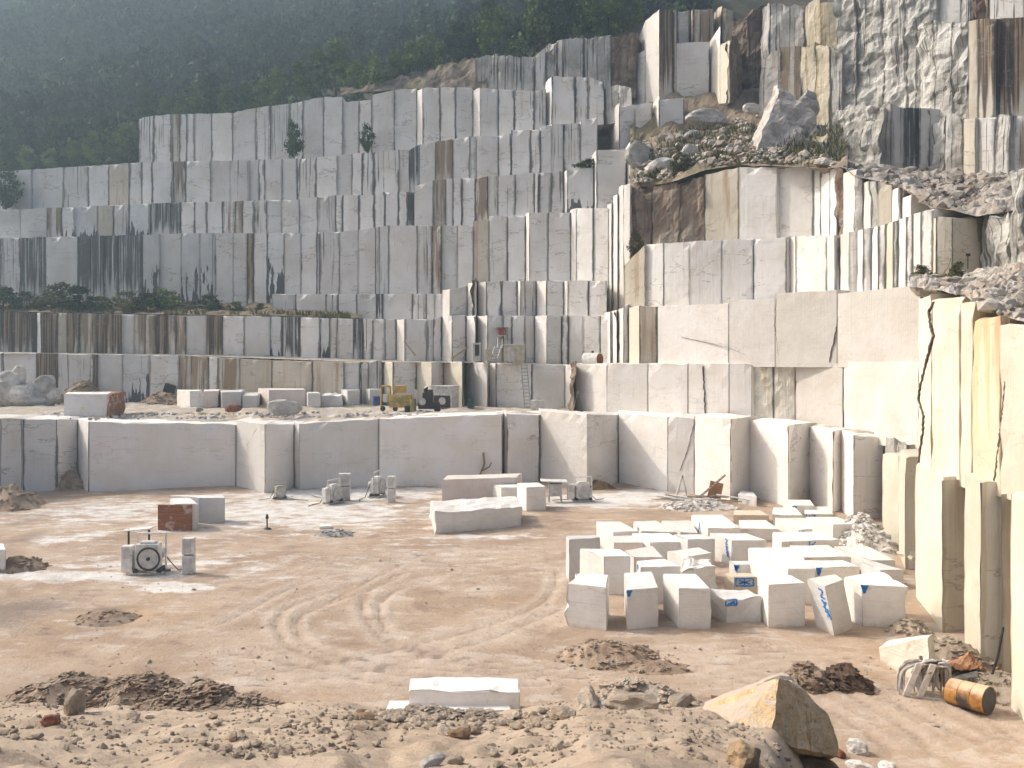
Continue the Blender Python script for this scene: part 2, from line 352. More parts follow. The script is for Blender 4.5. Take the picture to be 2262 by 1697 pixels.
# right side second band
D2 = [(1360, 91), (1502, 85), (1742, 79.5), (1828, 73), (1983, 66.5), (2063, 63), (2240, 60)]
tier('fluted_wall', 'second band from the lit wall at right, ending in a row of narrow lit ribs', 'rock wall', D2,
     [(1360, 600), (1378, 588), (1400, 560), (1425, 540), (1502, 534), (1741, 524), (1742, 521), (1828, 521), (1870, 514), (1940, 499), (1983, 486), (2017, 472), (2062, 461), (2063, 478), (2160, 482), (2161, 470), (2240, 466)],
     [(1360, 678), (1502, 672), (1674, 662), (1742, 652), (1828, 642), (1940, 634), (2017, 626), (2240, 600)],
     parse('''1378:t 1425:c 1466:c 1523:c 1594:c 1663:c 1738:c 1744:<C 1757:s 1826:<C 1843:g 1856:<C 1875:s 1893:<C 1906:s 1925:<C 1939:s 1957:<y 1972:s 1984:<C 2001:s 2017:<C 2033:s 2060:<y 2066:t 2106:v 2160:<f 2228'''), T=6, d=RD, jit=.3)
D3 = [(1400, 95), (1555, 91), (1797, 84), (1862, 77), (1985, 71), (2012, 69)]
tier('rounded_panel_wall', 'third band at right under the scree bench with wide tan panels then lit ribs', 'rock wall', D3,
     [(1400, 415), (1438, 412), (1500, 405), (1540, 395), (1565, 380), (1630, 369), (1717, 368), (1817, 367), (1862, 372), (1890, 393), (1938, 402), (1970, 408), (1985, 415), (2012, 430)],
     [(1400, 560), (1560, 532), (1717, 523), (1817, 508), (1862, 512), (1907, 508), (1970, 488), (2012, 460)],
     parse('''1388:n 1440:q 1500:q 1556:t 1632:c 1717:c 1797:c 1813:<C 1832:<C 1848:n 1862:<C 1890:g 1907:<C 1923:g 1938:t 1970:<C 1985:g 1992:<C 2012'''), T=6, d=RD, jit=.3)
# tier E
tier('tall_grey_wall', 'tallest band of grey columns with black water stains left of centre', 'rock wall', [(-300, 121), (0, 119), (600, 112), (1000, 107), (1265, 102), (1345, 98)],
     [(-300, 530), (0, 526), (315, 519), (412, 515), (628, 515), (760, 512), (860, 498), (1045, 498), (1046, 484), (1080, 483), (1080, 476), (1161, 476), (1162, 469), (1262, 469), (1262, 460), (1345, 459)],
     [(-300, 680), (600, 670), (610, 650), (977, 649), (980, 630), (1345, 622)],
     parse('''-300:s -180:d -60:c 0:m 45:d 100:c 172:d 200:d 228:d 260:d 315:k 352:c 400:k 441:k 470:m 476:c 515:c 545:b 560:c 590:k 628:c 664:c 700:c 706:m 750:s 791:c 829:m 838:s 858:c 922:m 953:b 976:s 1010:c
     1045:t 1080:s 1120:c 1161:<C 1169:c 1210:c 1261:<C 1272:c 1310:c 1344'''), T=6)
tier('fourth_band_wall', 'fourth band of weathered blocks below the long upper terraces', 'rock wall', [(-300, 124), (0, 122), (600, 115), (1000, 110), (1250, 106), (1320, 104)],
     [(-300, 468), (0, 464), (140, 458), (230, 454), (400, 447), (655, 441), (740, 431), (826, 430), (827, 424), (914, 424), (915, 404), (970, 396), (1050, 392), (1250, 376), (1311, 370)],
     [(-300, 530), (315, 520), (640, 516), (860, 500), (1045, 498), (1080, 480), (1311, 465)],
     parse('''-300:s -150:m -50:s 45:c 103:b 136:k 165:k 215:t 250:m 285:k 330:d 375:d 399:s 430:c 456:c 492:m 520:b 535:s 560:m 590:s 622:c 660:c 702:m 740:s 757:c 792:s 826:s 850:c 880:m 900:d 914:c 957:b 985:c 1000:c
     1020:c 1050:b 1078:m 1100:s 1137:s 1180:c 1190:m 1217:m 1246:<C 1252:k 1311'''), T=6)
tier('fifth_band_wall', 'fifth band of blocks running up from the bushes at far left', 'rock wall', [(-300, 128), (0, 126), (600, 119), (1000, 114), (1320, 109)],
     [(-300, 385), (10, 378), (200, 366), (300, 359), (640, 351), (740, 345), (756, 339), (825, 338), (830, 331), (923, 331), (925, 319), (1043, 300), (1128, 299), (1129, 287), (1194, 286), (1195, 275), (1282, 272), (1283, 264), (1325, 257)],
     [(-300, 470), (150, 458), (400, 447), (655, 442), (826, 430), (914, 410), (1050, 392), (1320, 378)],
     parse('''-300:s -100:c 8:s 70:s 140:m 195:s 240:t 285:s 313:c 336:s 380:b 410:c 465:s 508:m 550:s 571:m 585:s 622:s 656:m 698:c 745:s 777:c 800:m 826:m 882:m 905:d 926:s 962:b 1000:s 1038:m 1052:c 1100:c
     1129:s 1172:m 1194:c 1218:m 1244:m 1282:c 1320'''), T=6)
tier('sixth_band_wall', 'topmost long terrace of marble columns below the pine slope', 'rock wall', [(300, 130), (750, 124), (1045, 118), (1334, 113), (1395, 111)],
     [(305, 262), (345, 254), (378, 252), (510, 250), (560, 238), (620, 232), (670, 222), (756, 206), (757, 226), (822, 220), (823, 203), (923, 194), (1050, 192), (1120, 198), (1205, 203), (1207, 164), (1217, 168), (1334, 172), (1335, 195), (1395, 190)],
     [(305, 358), (480, 359), (640, 350), (750, 339), (825, 335), (925, 320), (1045, 300), (1130, 288), (1210, 274), (1395, 250)],
     parse('''305:m 340:m 378:b 396:m 412:s 430:s 467:s 514:s 565:m 598:m 640:m 670:s 714:s 757:s 792:s 822:s 870:s 921:<C 933:s 972:s 1006:s 1045:<c 1060:s 1100:s 1136:m 1180:m 1206:<C:117:114.6 1218:s 1270:m 1300:m 1335:g 1396'''), T=6)
tier('upright_column', 'separate pale grey column standing right of centre with a chipped top edge', 'rock wall', [(1300, 105), (1400, 103)],
     [(1300, 332), (1384, 330), (1385, 313), (1392, 314)], [(1300, 458), (1392, 440)],
     parse('1310:<C:105.6:103.6 1317:c:103.6:103.8 1384:<C:104.8:102.4 1392:g:102.4:103 1420'), T=5)
tier('notched_wall', 'clean grey columns with two bright vertical edges below the tall block', 'rock wall', [(1350, 111), (1510, 108)],
     [(1355, 237), (1365, 236), (1442, 226), (1443, 221), (1510, 216)], [(1350, 330), (1430, 315), (1454, 306), (1510, 300)],
     parse('1354:<C:113.5:110 1367:c:110:110.5 1403:c:110:111 1442:<C:112.5:109 1455:c:109:109.6 1511'), T=5)
tier('stained_backwall', 'brown and cream weathered columns at the very top right of centre', 'rock wall', [(1390, 121), (1630, 118)],
     [(1385, 125), (1425, 124), (1428, 20), (1500, 22), (1580, 18), (1620, 25), (1640, 60)], [(1385, 235), (1460, 225), (1620, 95)],
     parse('1388:<s:122:119 1426:<C:119:115 1456:D:115:115.6 1489:t:115.6:116 1495:g:120:120 1530:b 1578:<v:120.5:118.5 1597:v 1622:n 1645'), T=6)
tier('grey_panel_wall', 'flat grey panel with a white and yellow lit return under the top right columns', 'rock wall', [(1480, 116), (1620, 110)],
     [(1480, 98), (1500, 94), (1568, 91), (1612, 88)], [(1480, 225), (1610, 210)],
     parse('1491:c:116:116 1568:<C:118.5:112 1590:<y:111.5:109.5 1611:n:109.5:112 1640'), T=5)
# ---------------- natural cliff at the top right ----------------
NC = dict(T=7, d=RD, jit=.6, part='rock_column', chip=1.4)
tier('natural_ledge_cliff', 'dark layered natural rock ledge above the topmost terrace', 'rock cliff', [(1040, 122), (1420, 119)],
     [(1055, 128), (1100, 121), (1190, 126), (1192, 110), (1230, 92), (1300, 82), (1400, 76)], [(1050, 200), (1400, 200)],
     parse('1050:g 1100:g 1180:m 1206:f 1230:g 1290:g 1350:n 1405'), **NC)
tier('upper_brown_cliff', 'brown and grey natural cliff face above the tilted slab', 'rock cliff', [(1600, 117), (1850, 105)],
     [(1600, 60), (1640, 40), (1680, 8), (1777, 12), (1778, 5), (1850, 8)], [(1600, 215), (1850, 215)],
     parse('1612:n 1650:n 1682:<g 1700:g 1777:<v 1812:v 1862'), **NC)
tier('lower_brown_cliff', 'yellow and brown streaked cliff columns behind the tilted slab', 'rock cliff', [(1670, 110), (1850, 99)],
     [(1670, 135), (1720, 120), (1722, 104), (1770, 100), (1832, 100), (1850, 120)], [(1670, 240), (1850, 345)],
     parse('1678:g 1722:b 1770:<v 1800:v 1832:g 1862'), **NC)
tier('folded_cliff', 'pale crumpled and folded rock face left of the tall stained cliff', 'rock cliff', [(1840, 101), (2040, 92)],
     [(1840, -60), (2040, -60)], [(1840, 260), (2040, 250)], parse('1846:f 1890:f 1950:f 2000:f 2034'), **NC)
tier('folded_buttress', 'pale rough buttress at the foot of the folded rock face', 'rock cliff', [(1830, 96), (1960, 88), (2060, 89)],
     [(1835, 250), (1870, 235), (1950, 232), (2000, 238), (2060, 238)], [(1830, 372), (2060, 372)],
     parse('1838:<f 1870:f 1905:f 1945:g 1970:m 2000:d 2028:m 2056'), **NC)
tier('stained_tall_cliff', 'tall cliff at the top right corner with long dark vertical stains', 'rock cliff', [(2020, 91), (2262, 82)],
     [(2020, 52), (2140, 48), (2141, 42), (2500, 30)], [(2020, 262), (2500, 262)],
     parse('2028:<f 2060:f 2100:f 2138:t 2160:D 2196:D 2230:D 2300:m 2400:g 2500'), **NC)
tier('cliff_top_blocks', 'pale blocky ledge along the upper right edge of the picture', 'rock cliff', [(2020, 94), (2262, 86)],
     [(2020, -60), (2500, -60)], [(2020, 60), (2500, 60)], parse('2024:f 2070:s 2122:g 2150:n 2185:m 2262:g 2400'), **NC)
tier('cliff_foot_wall', 'grey brown columns at the foot of the tall stained cliff', 'rock cliff', [(2040, 88), (2262, 79)],
     [(2040, 262), (2127, 262), (2262, 256), (2500, 250)], [(2040, 372), (2500, 376)],
     parse('2052:<f 2085:g 2127:t 2156:m 2196:g 2230:m 2290:g 2400:g 2500'), **NC)
tier('edge_outcrop', 'pale creamy rough outcrop cut by the right edge of the picture', 'rock cliff', [(2220, 56), (2500, 50)],
     [(2222, 400), (2235, 378), (2270, 368), (2500, 340)], [(2222, 600), (2300, 640), (2500, 660)],
     parse('2224:<f 2238:f 2262:v 2310:f 2500'), T=5, d=RD, jit=.3, part='rock_column')
# ---------------- slopes, benches, ledges ----------------
def patch(name, xs, rows, m, amp=.4, sc=.5, kind='structure', nv=40, nx=90, blur=1):
    """rows: list of fn(px)->(D, ypx) from the front edge to the back"""
    vs, fs = [], []
    for j in range(nv+1):
        t = j/nv*(len(rows)-1); a = min(int(t), len(rows)-2); f = t-a
        for i in range(nx+1):
            px = xs[0]+(xs[1]-xs[0])*i/nx
            A = W(px, rows[a](px)[1], rows[a](px)[0]); B = W(px, rows[a+1](px)[1], rows[a+1](px)[0])
            p = A.lerp(B, f); e = min(1, j/3+.12)
            p.z += fbm(Vector((p.x*sc, p.y*sc, 3)), 6)*amp*e
            vs.append(p)
    for j in range(nv):
        for i in range(nx):
            a = j*(nx+1)+i; fs.append((a, a+1, a+nx+2, a+nx+1))
    o = mesh(name, vs, fs, m); tag(o, kind=kind); return o
def row(*pts):                       # pts: (px, D, y)
    td = [(p[0], p[1]) for p in pts]; ty = [(p[0], p[2]) for p in pts]
    return lambda x: (lerp(td, x), lerp(ty, x))
def rowz(*pts):                      # pts: (px, D, z)
    td = [(p[0], p[1]) for p in pts]; tz = [(p[0], p[2]) for p in pts]
    return lambda x: (lerp(td, x), HY+(HH-lerp(tz, x))*F/lerp(td, x))

MB_ = NT('bench_floor', .95, .2)
g_ = MB_.n('NewGeometry').outputs['Position']
c_ = MB_.mix(MB_.ramp(MB_.noise(g_, .25, 6, .6), .40, .60), (.46, .38, .29), (.42, .38, .34))
c_ = MB_.mix(MB_.ramp(MB_.noise(g_, .9, 6, .65), .52, .62, 0, .8), c_, (.66, .62, .57))
c_ = MB_.mix(MB_.ramp(MB_.noise(g_, 2.0, 5, .65), .58, .66, 0, .6), c_, (.20, .165, .14))
MB_.bump(MB_.noise(g_, 4, 6, .7), .7, .1); MAT_BENCH = MB_.out(c_)
def frontA(px): return max(lerp(FACES['pit_wall'], px), lerp(FACES['pit_wall'], px-4), lerp(FACES['pit_wall'], px+4))+.35
def b0(px):
    D = frontA(px)+.3; return (D, lerp(topA, px)-.0)
def b1(px):
    D = lerp(DB, px)+2; return (D, HY+(HH-6.25)*F/D)
def bmid(px):
    D = (frontA(px)+lerp(DB, px))/2; return (D, HY+(HH-6.35)*F/D)
benchf = patch('middle_bench', (-300, 2020), [b0, bmid, b1], MAT_BENCH, .22, .45, nv=44, nx=200)
patch('upper_ledge', (-300, 1345), [rowz((-300, 105.6, 12.30), (395, 103.6, 11.94), (800, 99.6, 11.17), (1085, 96.6, 11.15), (1248, 92.8, 10.9), (1345, 89.4, 10.6)),
      rowz((-300, 109, 12.45), (600, 105, 12.0), (1000, 100.5, 11.35), (1345, 94.5, 10.9))], MAT_BENCH, .06, .6, nv=10, nx=120)
patch('scree_slope', (1392, 1872), [row((1392, 96, 414), (1440, 94, 408), (1500, 92, 398), (1560, 91, 376), (1630, 89.5, 364), (1872, 77.5, 374)),
      row((1392, 101, 372), (1440, 100, 366), (1560, 97, 355), (1700, 94, 350), (1872, 92, 362)),
      row((1392, 107, 318), (1454, 107, 306), (1510, 108, 298), (1620, 108, 262), (1700, 106, 262), (1872, 99, 345)),
      row((1392, 114, 240), (1500, 115, 212), (1620, 114, 196), (1700, 112, 215), (1872, 103, 330))], MR['slope'], 1.3, .28, nv=60, nx=120)
patch('gravel_bench', (1800, 2500), [row((1800, 84.2, 365), (1862, 77.5, 370), (1890, 75.5, 391), (1938, 73.8, 400), (1985, 71.5, 411), (2012, 69.5, 426), (2062, 64, 458), (2160, 62, 478), (2262, 60, 462), (2500, 52, 450)),
      row((1800, 98, 368), (1872, 94, 368), (2000, 92, 370), (2127, 89.5, 374), (2262, 82, 376), (2500, 80, 376))], MR['scree'], .9, .5, nv=70, nx=120)
patch('rubble_bank', (2010, 2600), [row((2010, 47, 632), (2056, 42, 640), (2125, 38.4, 652), (2160, 36.6, 671), (2212, 34.4, 698), (2262, 32.6, 714), (2600, 26, 800)),
      row((2010, 58, 622), (2120, 52, 632), (2160, 50, 640), (2262, 45, 640), (2600, 36, 640)),
      row((2010, 64, 620), (2120, 60, 608), (2160, 59, 600), (2240, 56, 585), (2262, 54, 590), (2600, 50, 580))], MR['scree'], .7, .7, nv=50, nx=110)
patch('overgrown_ledge', (-300, 800), [row((-300, 108.3, 688), (0, 108.3, 688), (400, 106, 695), (585, 104.6, 697), (800, 103.2, 703)),
      row((-300, 121, 672), (600, 113, 668), (800, 110, 690))], MR['slope'], .5, .5, nv=24, nx=110)
patch('bedded_bank', (752, 1075), [row((752, 126.5, 208), (900, 125, 196), (1075, 121.5, 196)), row((752, 129, 200), (830, 128, 185), (900, 127, 172), (1000, 126, 150), (1075, 124, 135)), row((752, 134, 196), (900, 132, 168), (1000, 131, 142), (1075, 130, 122))], rockmat('bedded_brown_rock', (.22, .18, .15), (.10, .08, .065), .7, 1.0, (.24, .20, .11)), .9, .5, nv=24, nx=60)
# the wooded mountainside
def hillz(x, y):
    z = 37+.60*(y-130)+.30*max(0, x+28)+.10*(x+70)*(1 if x > -70 else 0)*.0
    z += 8*fbm(Vector((x*.02, y*.02, 4)), 4)*sm(128, 165, y)+1.6*fbm(Vector((x*.12, y*.12, 9)), 4)
    return z
vs, fs = [], []; nx, ny = 150, 110
for j in range(ny+1):
    for i in range(nx+1):
        x = -330+560*i/nx; y = 112+(330)*(j/ny)**1.15
        z = hillz(x, y) if y < 340 else hillz(x, 340)+(y-340)*.1
        # keep the ground behind the terraces
        if y < 132: z = hillz(x, 132)-(132-y)*2.2
        vs.append((x, y, z))
for j in range(ny):
    for i in range(nx):
        a = j*(nx+1)+i; fs.append((a, a+1, a+nx+2, a+nx+1))
tag(mesh('hillside', vs, fs, rockmat('hillside_soil', (.085, .08, .05), (.05, .055, .035), .15, c=(.16, .13, .11)), smooth=True), kind='structure')

# ---------------- pit floor with the bank in the foreground ----------------
def tr(pts, z=0): return [G(x, y, z) for x, y in pts]
TRACKS = [tr([(1000, 1262), (905, 1262), (830, 1290), (800, 1330), (815, 1375), (860, 1420), (960, 1450), (1120, 1478), (1300, 1500)]),
          tr([(960, 1280), (880, 1300), (840, 1330), (838, 1365), (860, 1400), (930, 1435), (1080, 1458), (1240, 1475)]),
          tr([(860, 1262), (720, 1310), (625, 1350), (615, 1395), (665, 1440), (800, 1475), (980, 1500), (1200, 1515)]),
          tr([(880, 1275), (760, 1320), (672, 1355), (655, 1395), (705, 1435), (830, 1462), (1010, 1482), (1180, 1496)]),
          tr([(1400, 1440), (1600, 1440), (1800, 1470), (2000, 1560), (2262, 1690)]), tr([(1420, 1465), (1600, 1465), (1800, 1500), (1960, 1580), (2120, 1697)]),
          tr([(420, 1500), (700, 1470), (1000, 1400), (1200, 1330), (1230, 1260)]), tr([(470, 1520), (760, 1490), (1040, 1420), (1240, 1345)]), tr([(1500, 1475), (1750, 1530), (1950, 1640), (2060, 1740)]), tr([(1600, 1430), (1900, 1455), (2100, 1540), (2262, 1640)]), tr([(300, 1400), (480, 1380), (640, 1300), (800, 1255), (1000, 1240), (1190, 1250)]), tr([(500, 1440), (620, 1460), (800, 1500), (1000, 1530)]), tr([(560, 1290), (760, 1240), (960, 1225), (1180, 1230)]), tr([(700, 1340), (900, 1240), (1010, 1215), (1250, 1212)])]
def seg(p, a, b):
    ax, ay, bx, by = a.x, a.y, b.x, b.y; dx, dy = bx-ax, by-ay; L = dx*dx+dy*dy
    t = max(0, min(1, ((p[0]-ax)*dx+(p[1]-ay)*dy)/L)); return math.hypot(p[0]-ax-t*dx, p[1]-ay-t*dy)
def smooth_line(P):
    out = []
    for i in range(len(P)-1):
        p0, p1, p2, p3 = P[max(0, i-1)], P[i], P[i+1], P[min(len(P)-1, i+2)]
        for k in range(4):
            t = k/4; out.append(.5*((2*p1)+(p2-p0)*t+(2*p0-5*p1+4*p2-p3)*t*t+(3*p1-p0-3*p2+p3)*t**3))
    return out+[P[-1]]
TRACKS = [smooth_line(t) for t in TRACKS]
def trackd(x, y):
    best = 9
    for t in TRACKS:
        for a, b in zip(t, t[1:]):
            if abs(a.x-x) < 6 and abs(a.y-y) < 8:
                d = seg((x, y), a, b)
                if d < best: best = d
    return best
CREST = [(-400, 1545), (0, 1560), (300, 1572), (560, 1566), (760, 1560), (860, 1576), (1100, 1578), (1200, 1568), (1300, 1552), (1420, 1556), (1560, 1566), (1650, 1580), (1800, 1600)]
def floor_low(x, y):
    z = .10*fbm(Vector((x*.12, y*.12, 0)), 4)+.05*fbm(Vector((x*.7, y*.7, 3)), 3)
    z += .25*sm(-12, -30, x)*(1+fbm(Vector((x*.3, y*.3, 7)), 3))*sm(60, 40, y)
    return z
def bank(x, y):
    t = x/max(y, 1); px = CX+1900*t
    zc = HH-(lerp(CREST, px)-HY)*21.0/1900
    f = 1-sm(.30, .47, t+.02*fbm(Vector((x*.4, y*.4, 2)), 2))
    if y < 21: z = zc+.36*(21-y)
    else: z = zc*(1-sm(21, 25.5+.6*fbm(Vector((x*.5, 1, 5)), 2), y))
    z += (.16*fbm(Vector((x*.5, y*.5, 8)), 4)+.07*fbm(Vector((x*2.2, y*2.2, 5)), 4))*sm(27, 20, y)*min(1, z)
    return z*f
def ground(x, y):
    z = floor_low(x, y)+bank(x, y)
    if 27 < y < 64:
        d = trackd(x, y)
        if d < .9: z += -.07*math.exp(-(d/.20)**2)+.04*math.exp(-((d-.42)/.13)**2)+.012*math.sin(x*9)*math.exp(-(d/.3)**2)
    return z
DUST = [  # px, py, rx, ry, strength : marble slurry on the floor
 (250, 1130, 260, 40, .7), (620, 1130, 440, 50, .78), (350, 1250, 320, 42, .62), (900, 1235, 300, 45, .35), (180, 1278, 190, 16, 1), (385, 1300, 95, 13, 1.1), (60, 1275, 90, 14, .8), (150, 1190, 100, 18, .8), (330, 1165, 90, 14, .5), (700, 1150, 230, 20, .8), (760, 1092, 260, 16, 1.1),
 (560, 1095, 120, 14, .7), (950, 1080, 150, 14, .7), (1330, 1105, 150, 17, 1.2), (1420, 1090, 90, 12, 1.1), (1080, 1186, 160, 7, .8), (950, 1200, 120, 8, .6), (1000, 1225, 80, 8, .5), (640, 1280, 60, 22, .45),
 (650, 1060, 300, 8, .8), (300, 1065, 260, 9, .5), (470, 1240, 60, 12, .6), (900, 1140, 60, 8, .6), (1350, 1270, 70, 12, .45), (1300, 1240, 60, 10, .4), (60, 1380, 130, 22, .35), (270, 1120, 150, 8, .6), (1480, 1345, 120, 25, .3), (1760, 1430, 150, 16, .3)]
DUSTW = []
for px, py, rx, ry, s in DUST:
    c = G(px, py); DUSTW.append((c.x, c.y, rx*c.y/F, abs(G(px, py-ry).y-G(px, py+ry).y)/2, s))
DARKP = [(-20, 1370, 130, 45, .9), (60, 1350, 120, 30, .8), (150, 1400, 150, 16, .6), (240, 1350, 60, 14, .8), (60, 1150, 60, 40, .5), (30, 1200, 60, 50, .6), (1120, 1085, 200, 10, .5), (300, 1410, 90, 12, .4), (780, 1180, 60, 10, .4), (1330, 1120, 60, 6, .3)]  # dark floor tones; those at the left edge paint in soft shade
DARKW = []
for px, py, rx, ry, s in DARKP:
    c = G(px, py); DARKW.append((c.x, c.y, rx*c.y/F, abs(G(px, py-ry).y-G(px, py+ry).y)/2, s))
vs, fs, cols = [], [], []
ys = [5.0]
while ys[-1] < 92: ys.append(ys[-1]*(1.0105 if ys[-1] < 30 else 1.011))
nx = 330
for y in ys:
    for i in range(nx+1):
        t = -.85+1.65*i/nx; x = t*y; z = ground(x, y); vs.append((x, y, z))
        a = 0
        for cx, cy, rx, ry, s in DUSTW:
            e = ((x-cx)/rx)**2+((y-cy)/ry)**2
            if e < 4: a = max(a, s*math.exp(-e*.9))
        dk = 0
        for cx, cy, rx, ry, s in DARKW:
            e = ((x-cx)/rx)**2+((y-cy)/ry)**2
            if e < 4: dk = max(dk, s*math.exp(-e*.9))
        d = trackd(x, y) if 27 < y < 64 else 9
        dk = max(dk, .62*math.exp(-(d/.16)**2))
        cols.append((min(1, a), dk, .8*math.exp(-((d-.40)/.24)**2)))
for j in range(len(ys)-1):
    for i in range(nx):
        a = j*(nx+1)+i; fs.append((a, a+1, a+nx+2, a+nx+1))
M = NT('dirt_floor', .95, .15); pos = M.n('NewGeometry').outputs['Position']
at = M.sep(M.n('Attribute', attribute_name='marks').outputs['Color']); sp = M.sep(pos)
c = M.mix(M.ramp(M.noise(pos, .22, 6, .6), .38, .62), (.475, .37, .285), (.385, .285, .21))
c = M.mix(M.ramp(M.noise(pos, .09, 5, .6), .50, .68, 0, .55), c, (.47, .33, .21))
st = M.noise(M.vec(M.math('MULTIPLY', sp[0], .4), M.math('MULTIPLY', sp[1], .7), 0), 1, 8, .72)
c = M.mix(M.ramp(st, .52, .63, 0, .6), c, (.60, .53, .47))
c = M.mix(M.ramp(st, .47, .33, 0, .7), c, (.27, .185, .145))
c = M.mix(M.ramp(M.noise(pos, 1.6, 6, .7), .56, .66, 0, .35), c, (.29, .21, .155))
# foreground bank is paler sand
c = M.mix(M.ramp(sp[1], 26, 21, 0, .75), c, M.mix(M.ramp(M.noise(pos, .8, 6, .65), .4, .62), (.53, .43, .33), (.44, .345, .26)))
n = M.noise(M.vec(M.math('MULTIPLY', sp[0], .5), sp[1], 0), .9, 7, .7)
dm = M.ramp(M.math('ADD', at[0], M.math('MULTIPLY', M.math('SUBTRACT', n, .5), 2.6)), .36, .80)
c = M.mix(M.math('MULTIPLY', dm, .92), c, M.mix(M.ramp(M.noise(pos, 1.0, 5), .4, .65), (.74, .72, .69), (.60, .565, .52)))
dk = M.ramp(M.math('ADD', at[1], M.math('MULTIPLY', M.math('SUBTRACT', n, .5), 1.2)), .35, .75, 0, .7)
c = M.mix(dk, c, (.20, .16, .14))
c = M.mix(M.math('MULTIPLY', at[2], M.ramp(M.noise(pos, 2.5, 4), .3, .7, .3, .85)), c, (.60, .51, .43))
hb = M.math('ADD', M.noise(pos, 5, 8, .72), M.math('MULTIPLY', M.noise(pos, 1.3, 5, .6), 1.2))
M.bump(hb, .75, .12); MAT_FLOOR = M.out(c)
gr = mesh('ground', vs, fs, MAT_FLOOR, smooth=True); tag(gr, kind='structure')
ca = gr.data.color_attributes.new('marks', 'FLOAT_COLOR', 'POINT')
ca.data.foreach_set('color', np.array([(*k, 1) for k in cols], np.float32).ravel())
# ---------------- loose marble blocks ----------------
def paint_mat():
    M = NT('blue_spray_paint', .6); g = M.n('TexCoord').outputs['Object']
    return M.out(M.mix(M.ramp(M.noise(g, 6, 4), .4, .6), (.03, .20, .60), (.05, .30, .68)))
PAINT = paint_mat()
STROKES = {   # marks sprayed on block corners: strokes in a unit square
 'blot': [[(.1, .9), (.9, .85)], [(.15, .7), (.85, .65)], [(.2, .5), (.7, .45)], [(.3, .9), (.3, .2)], [(.55, .9), (.5, .3)], [(.4, .3), (.6, .05)]],
 'K': [[(.2, 1), (.2, 0)], [(.8, .9), (.25, .55)], [(.25, .55), (.85, 0)]],
 'A': [[(.1, 0), (.5, 1)], [(.5, 1), (.9, 0)], [(.25, .4), (.75, .4)]],
 'b4': [[(.1, 1), (.1, .3)], [(.1, .3), (.5, .3)], [(.4, .8), (.4, 0)], [(.6, .9), (.95, .9)], [(.95, .9), (.7, 0)]],
 'box': [[(.05, .9), (.95, .9)], [(.95, .9), (.95, .2)], [(.95, .2), (.05, .2)], [(.05, .2), (.05, .9)], [(.2, .75), (.8, .35)], [(.5, .85), (.5, .25)], [(.2, .4), (.8, .7)]],
 'num': [[(0, 1), (.5, .95)], [(.5, .95), (.1, .72)], [(.1, .72), (.6, .7)], [(.05, .6), (.7, .55)], [(.2, .62), (.45, .42)], [(.6, .6), (.3, .36)], [(.15, .4), (.8, .3)], [(.45, .38), (.35, .2)], [(.3, .26), (.85, .16)], [(.6, .3), (.9, 0)], [(.75, .3), (.5, .05)]],
 'tri': [[(0, 1), (1, 1)], [(.1, .8), (.9, .8)], [(.2, .6), (.75, .6)], [(.3, .4), (.6, .4)], [(.1, 1), (.45, 0)], [(.9, 1), (.5, 0)], [(.5, 1), (.5, .2)]],
}
def marks(parent, o, ux, uy, w, h, key, wd=.035):
    """o: lower left corner, ux/uy unit vectors in the face, outward normal = ux x uy"""
    n = ux.cross(uy).normalized(); vs, fs = [], []
    for st in STROKES[key]:
        pts = [o+ux*(a*w)+uy*(b*h) for a, b in st]
        d = (pts[1]-pts[0]).normalized(); s = d.cross(n).normalized()*wd
        K = 5; base = len(vs)
        for k in range(K+1):
            p = pts[0].lerp(pts[1], k/K); j = R.uniform(.6, 1.35)
            c0 = R.uniform(-.015, .015)
            vs += [p+s*j+s.normalized()*c0+n*.028, p-s*j+s.normalized()*c0+n*.028, p+s*j+n*.004, p-s*j+n*.004]
        for k in range(K):
            a = base+4*k; fs += [(a, a+1, a+5, a+4), (a, a+4, a+6, a+2), (a+1, a+3, a+7, a+5)]
    return mesh('paint_mark', vs, fs, PAINT, parent)
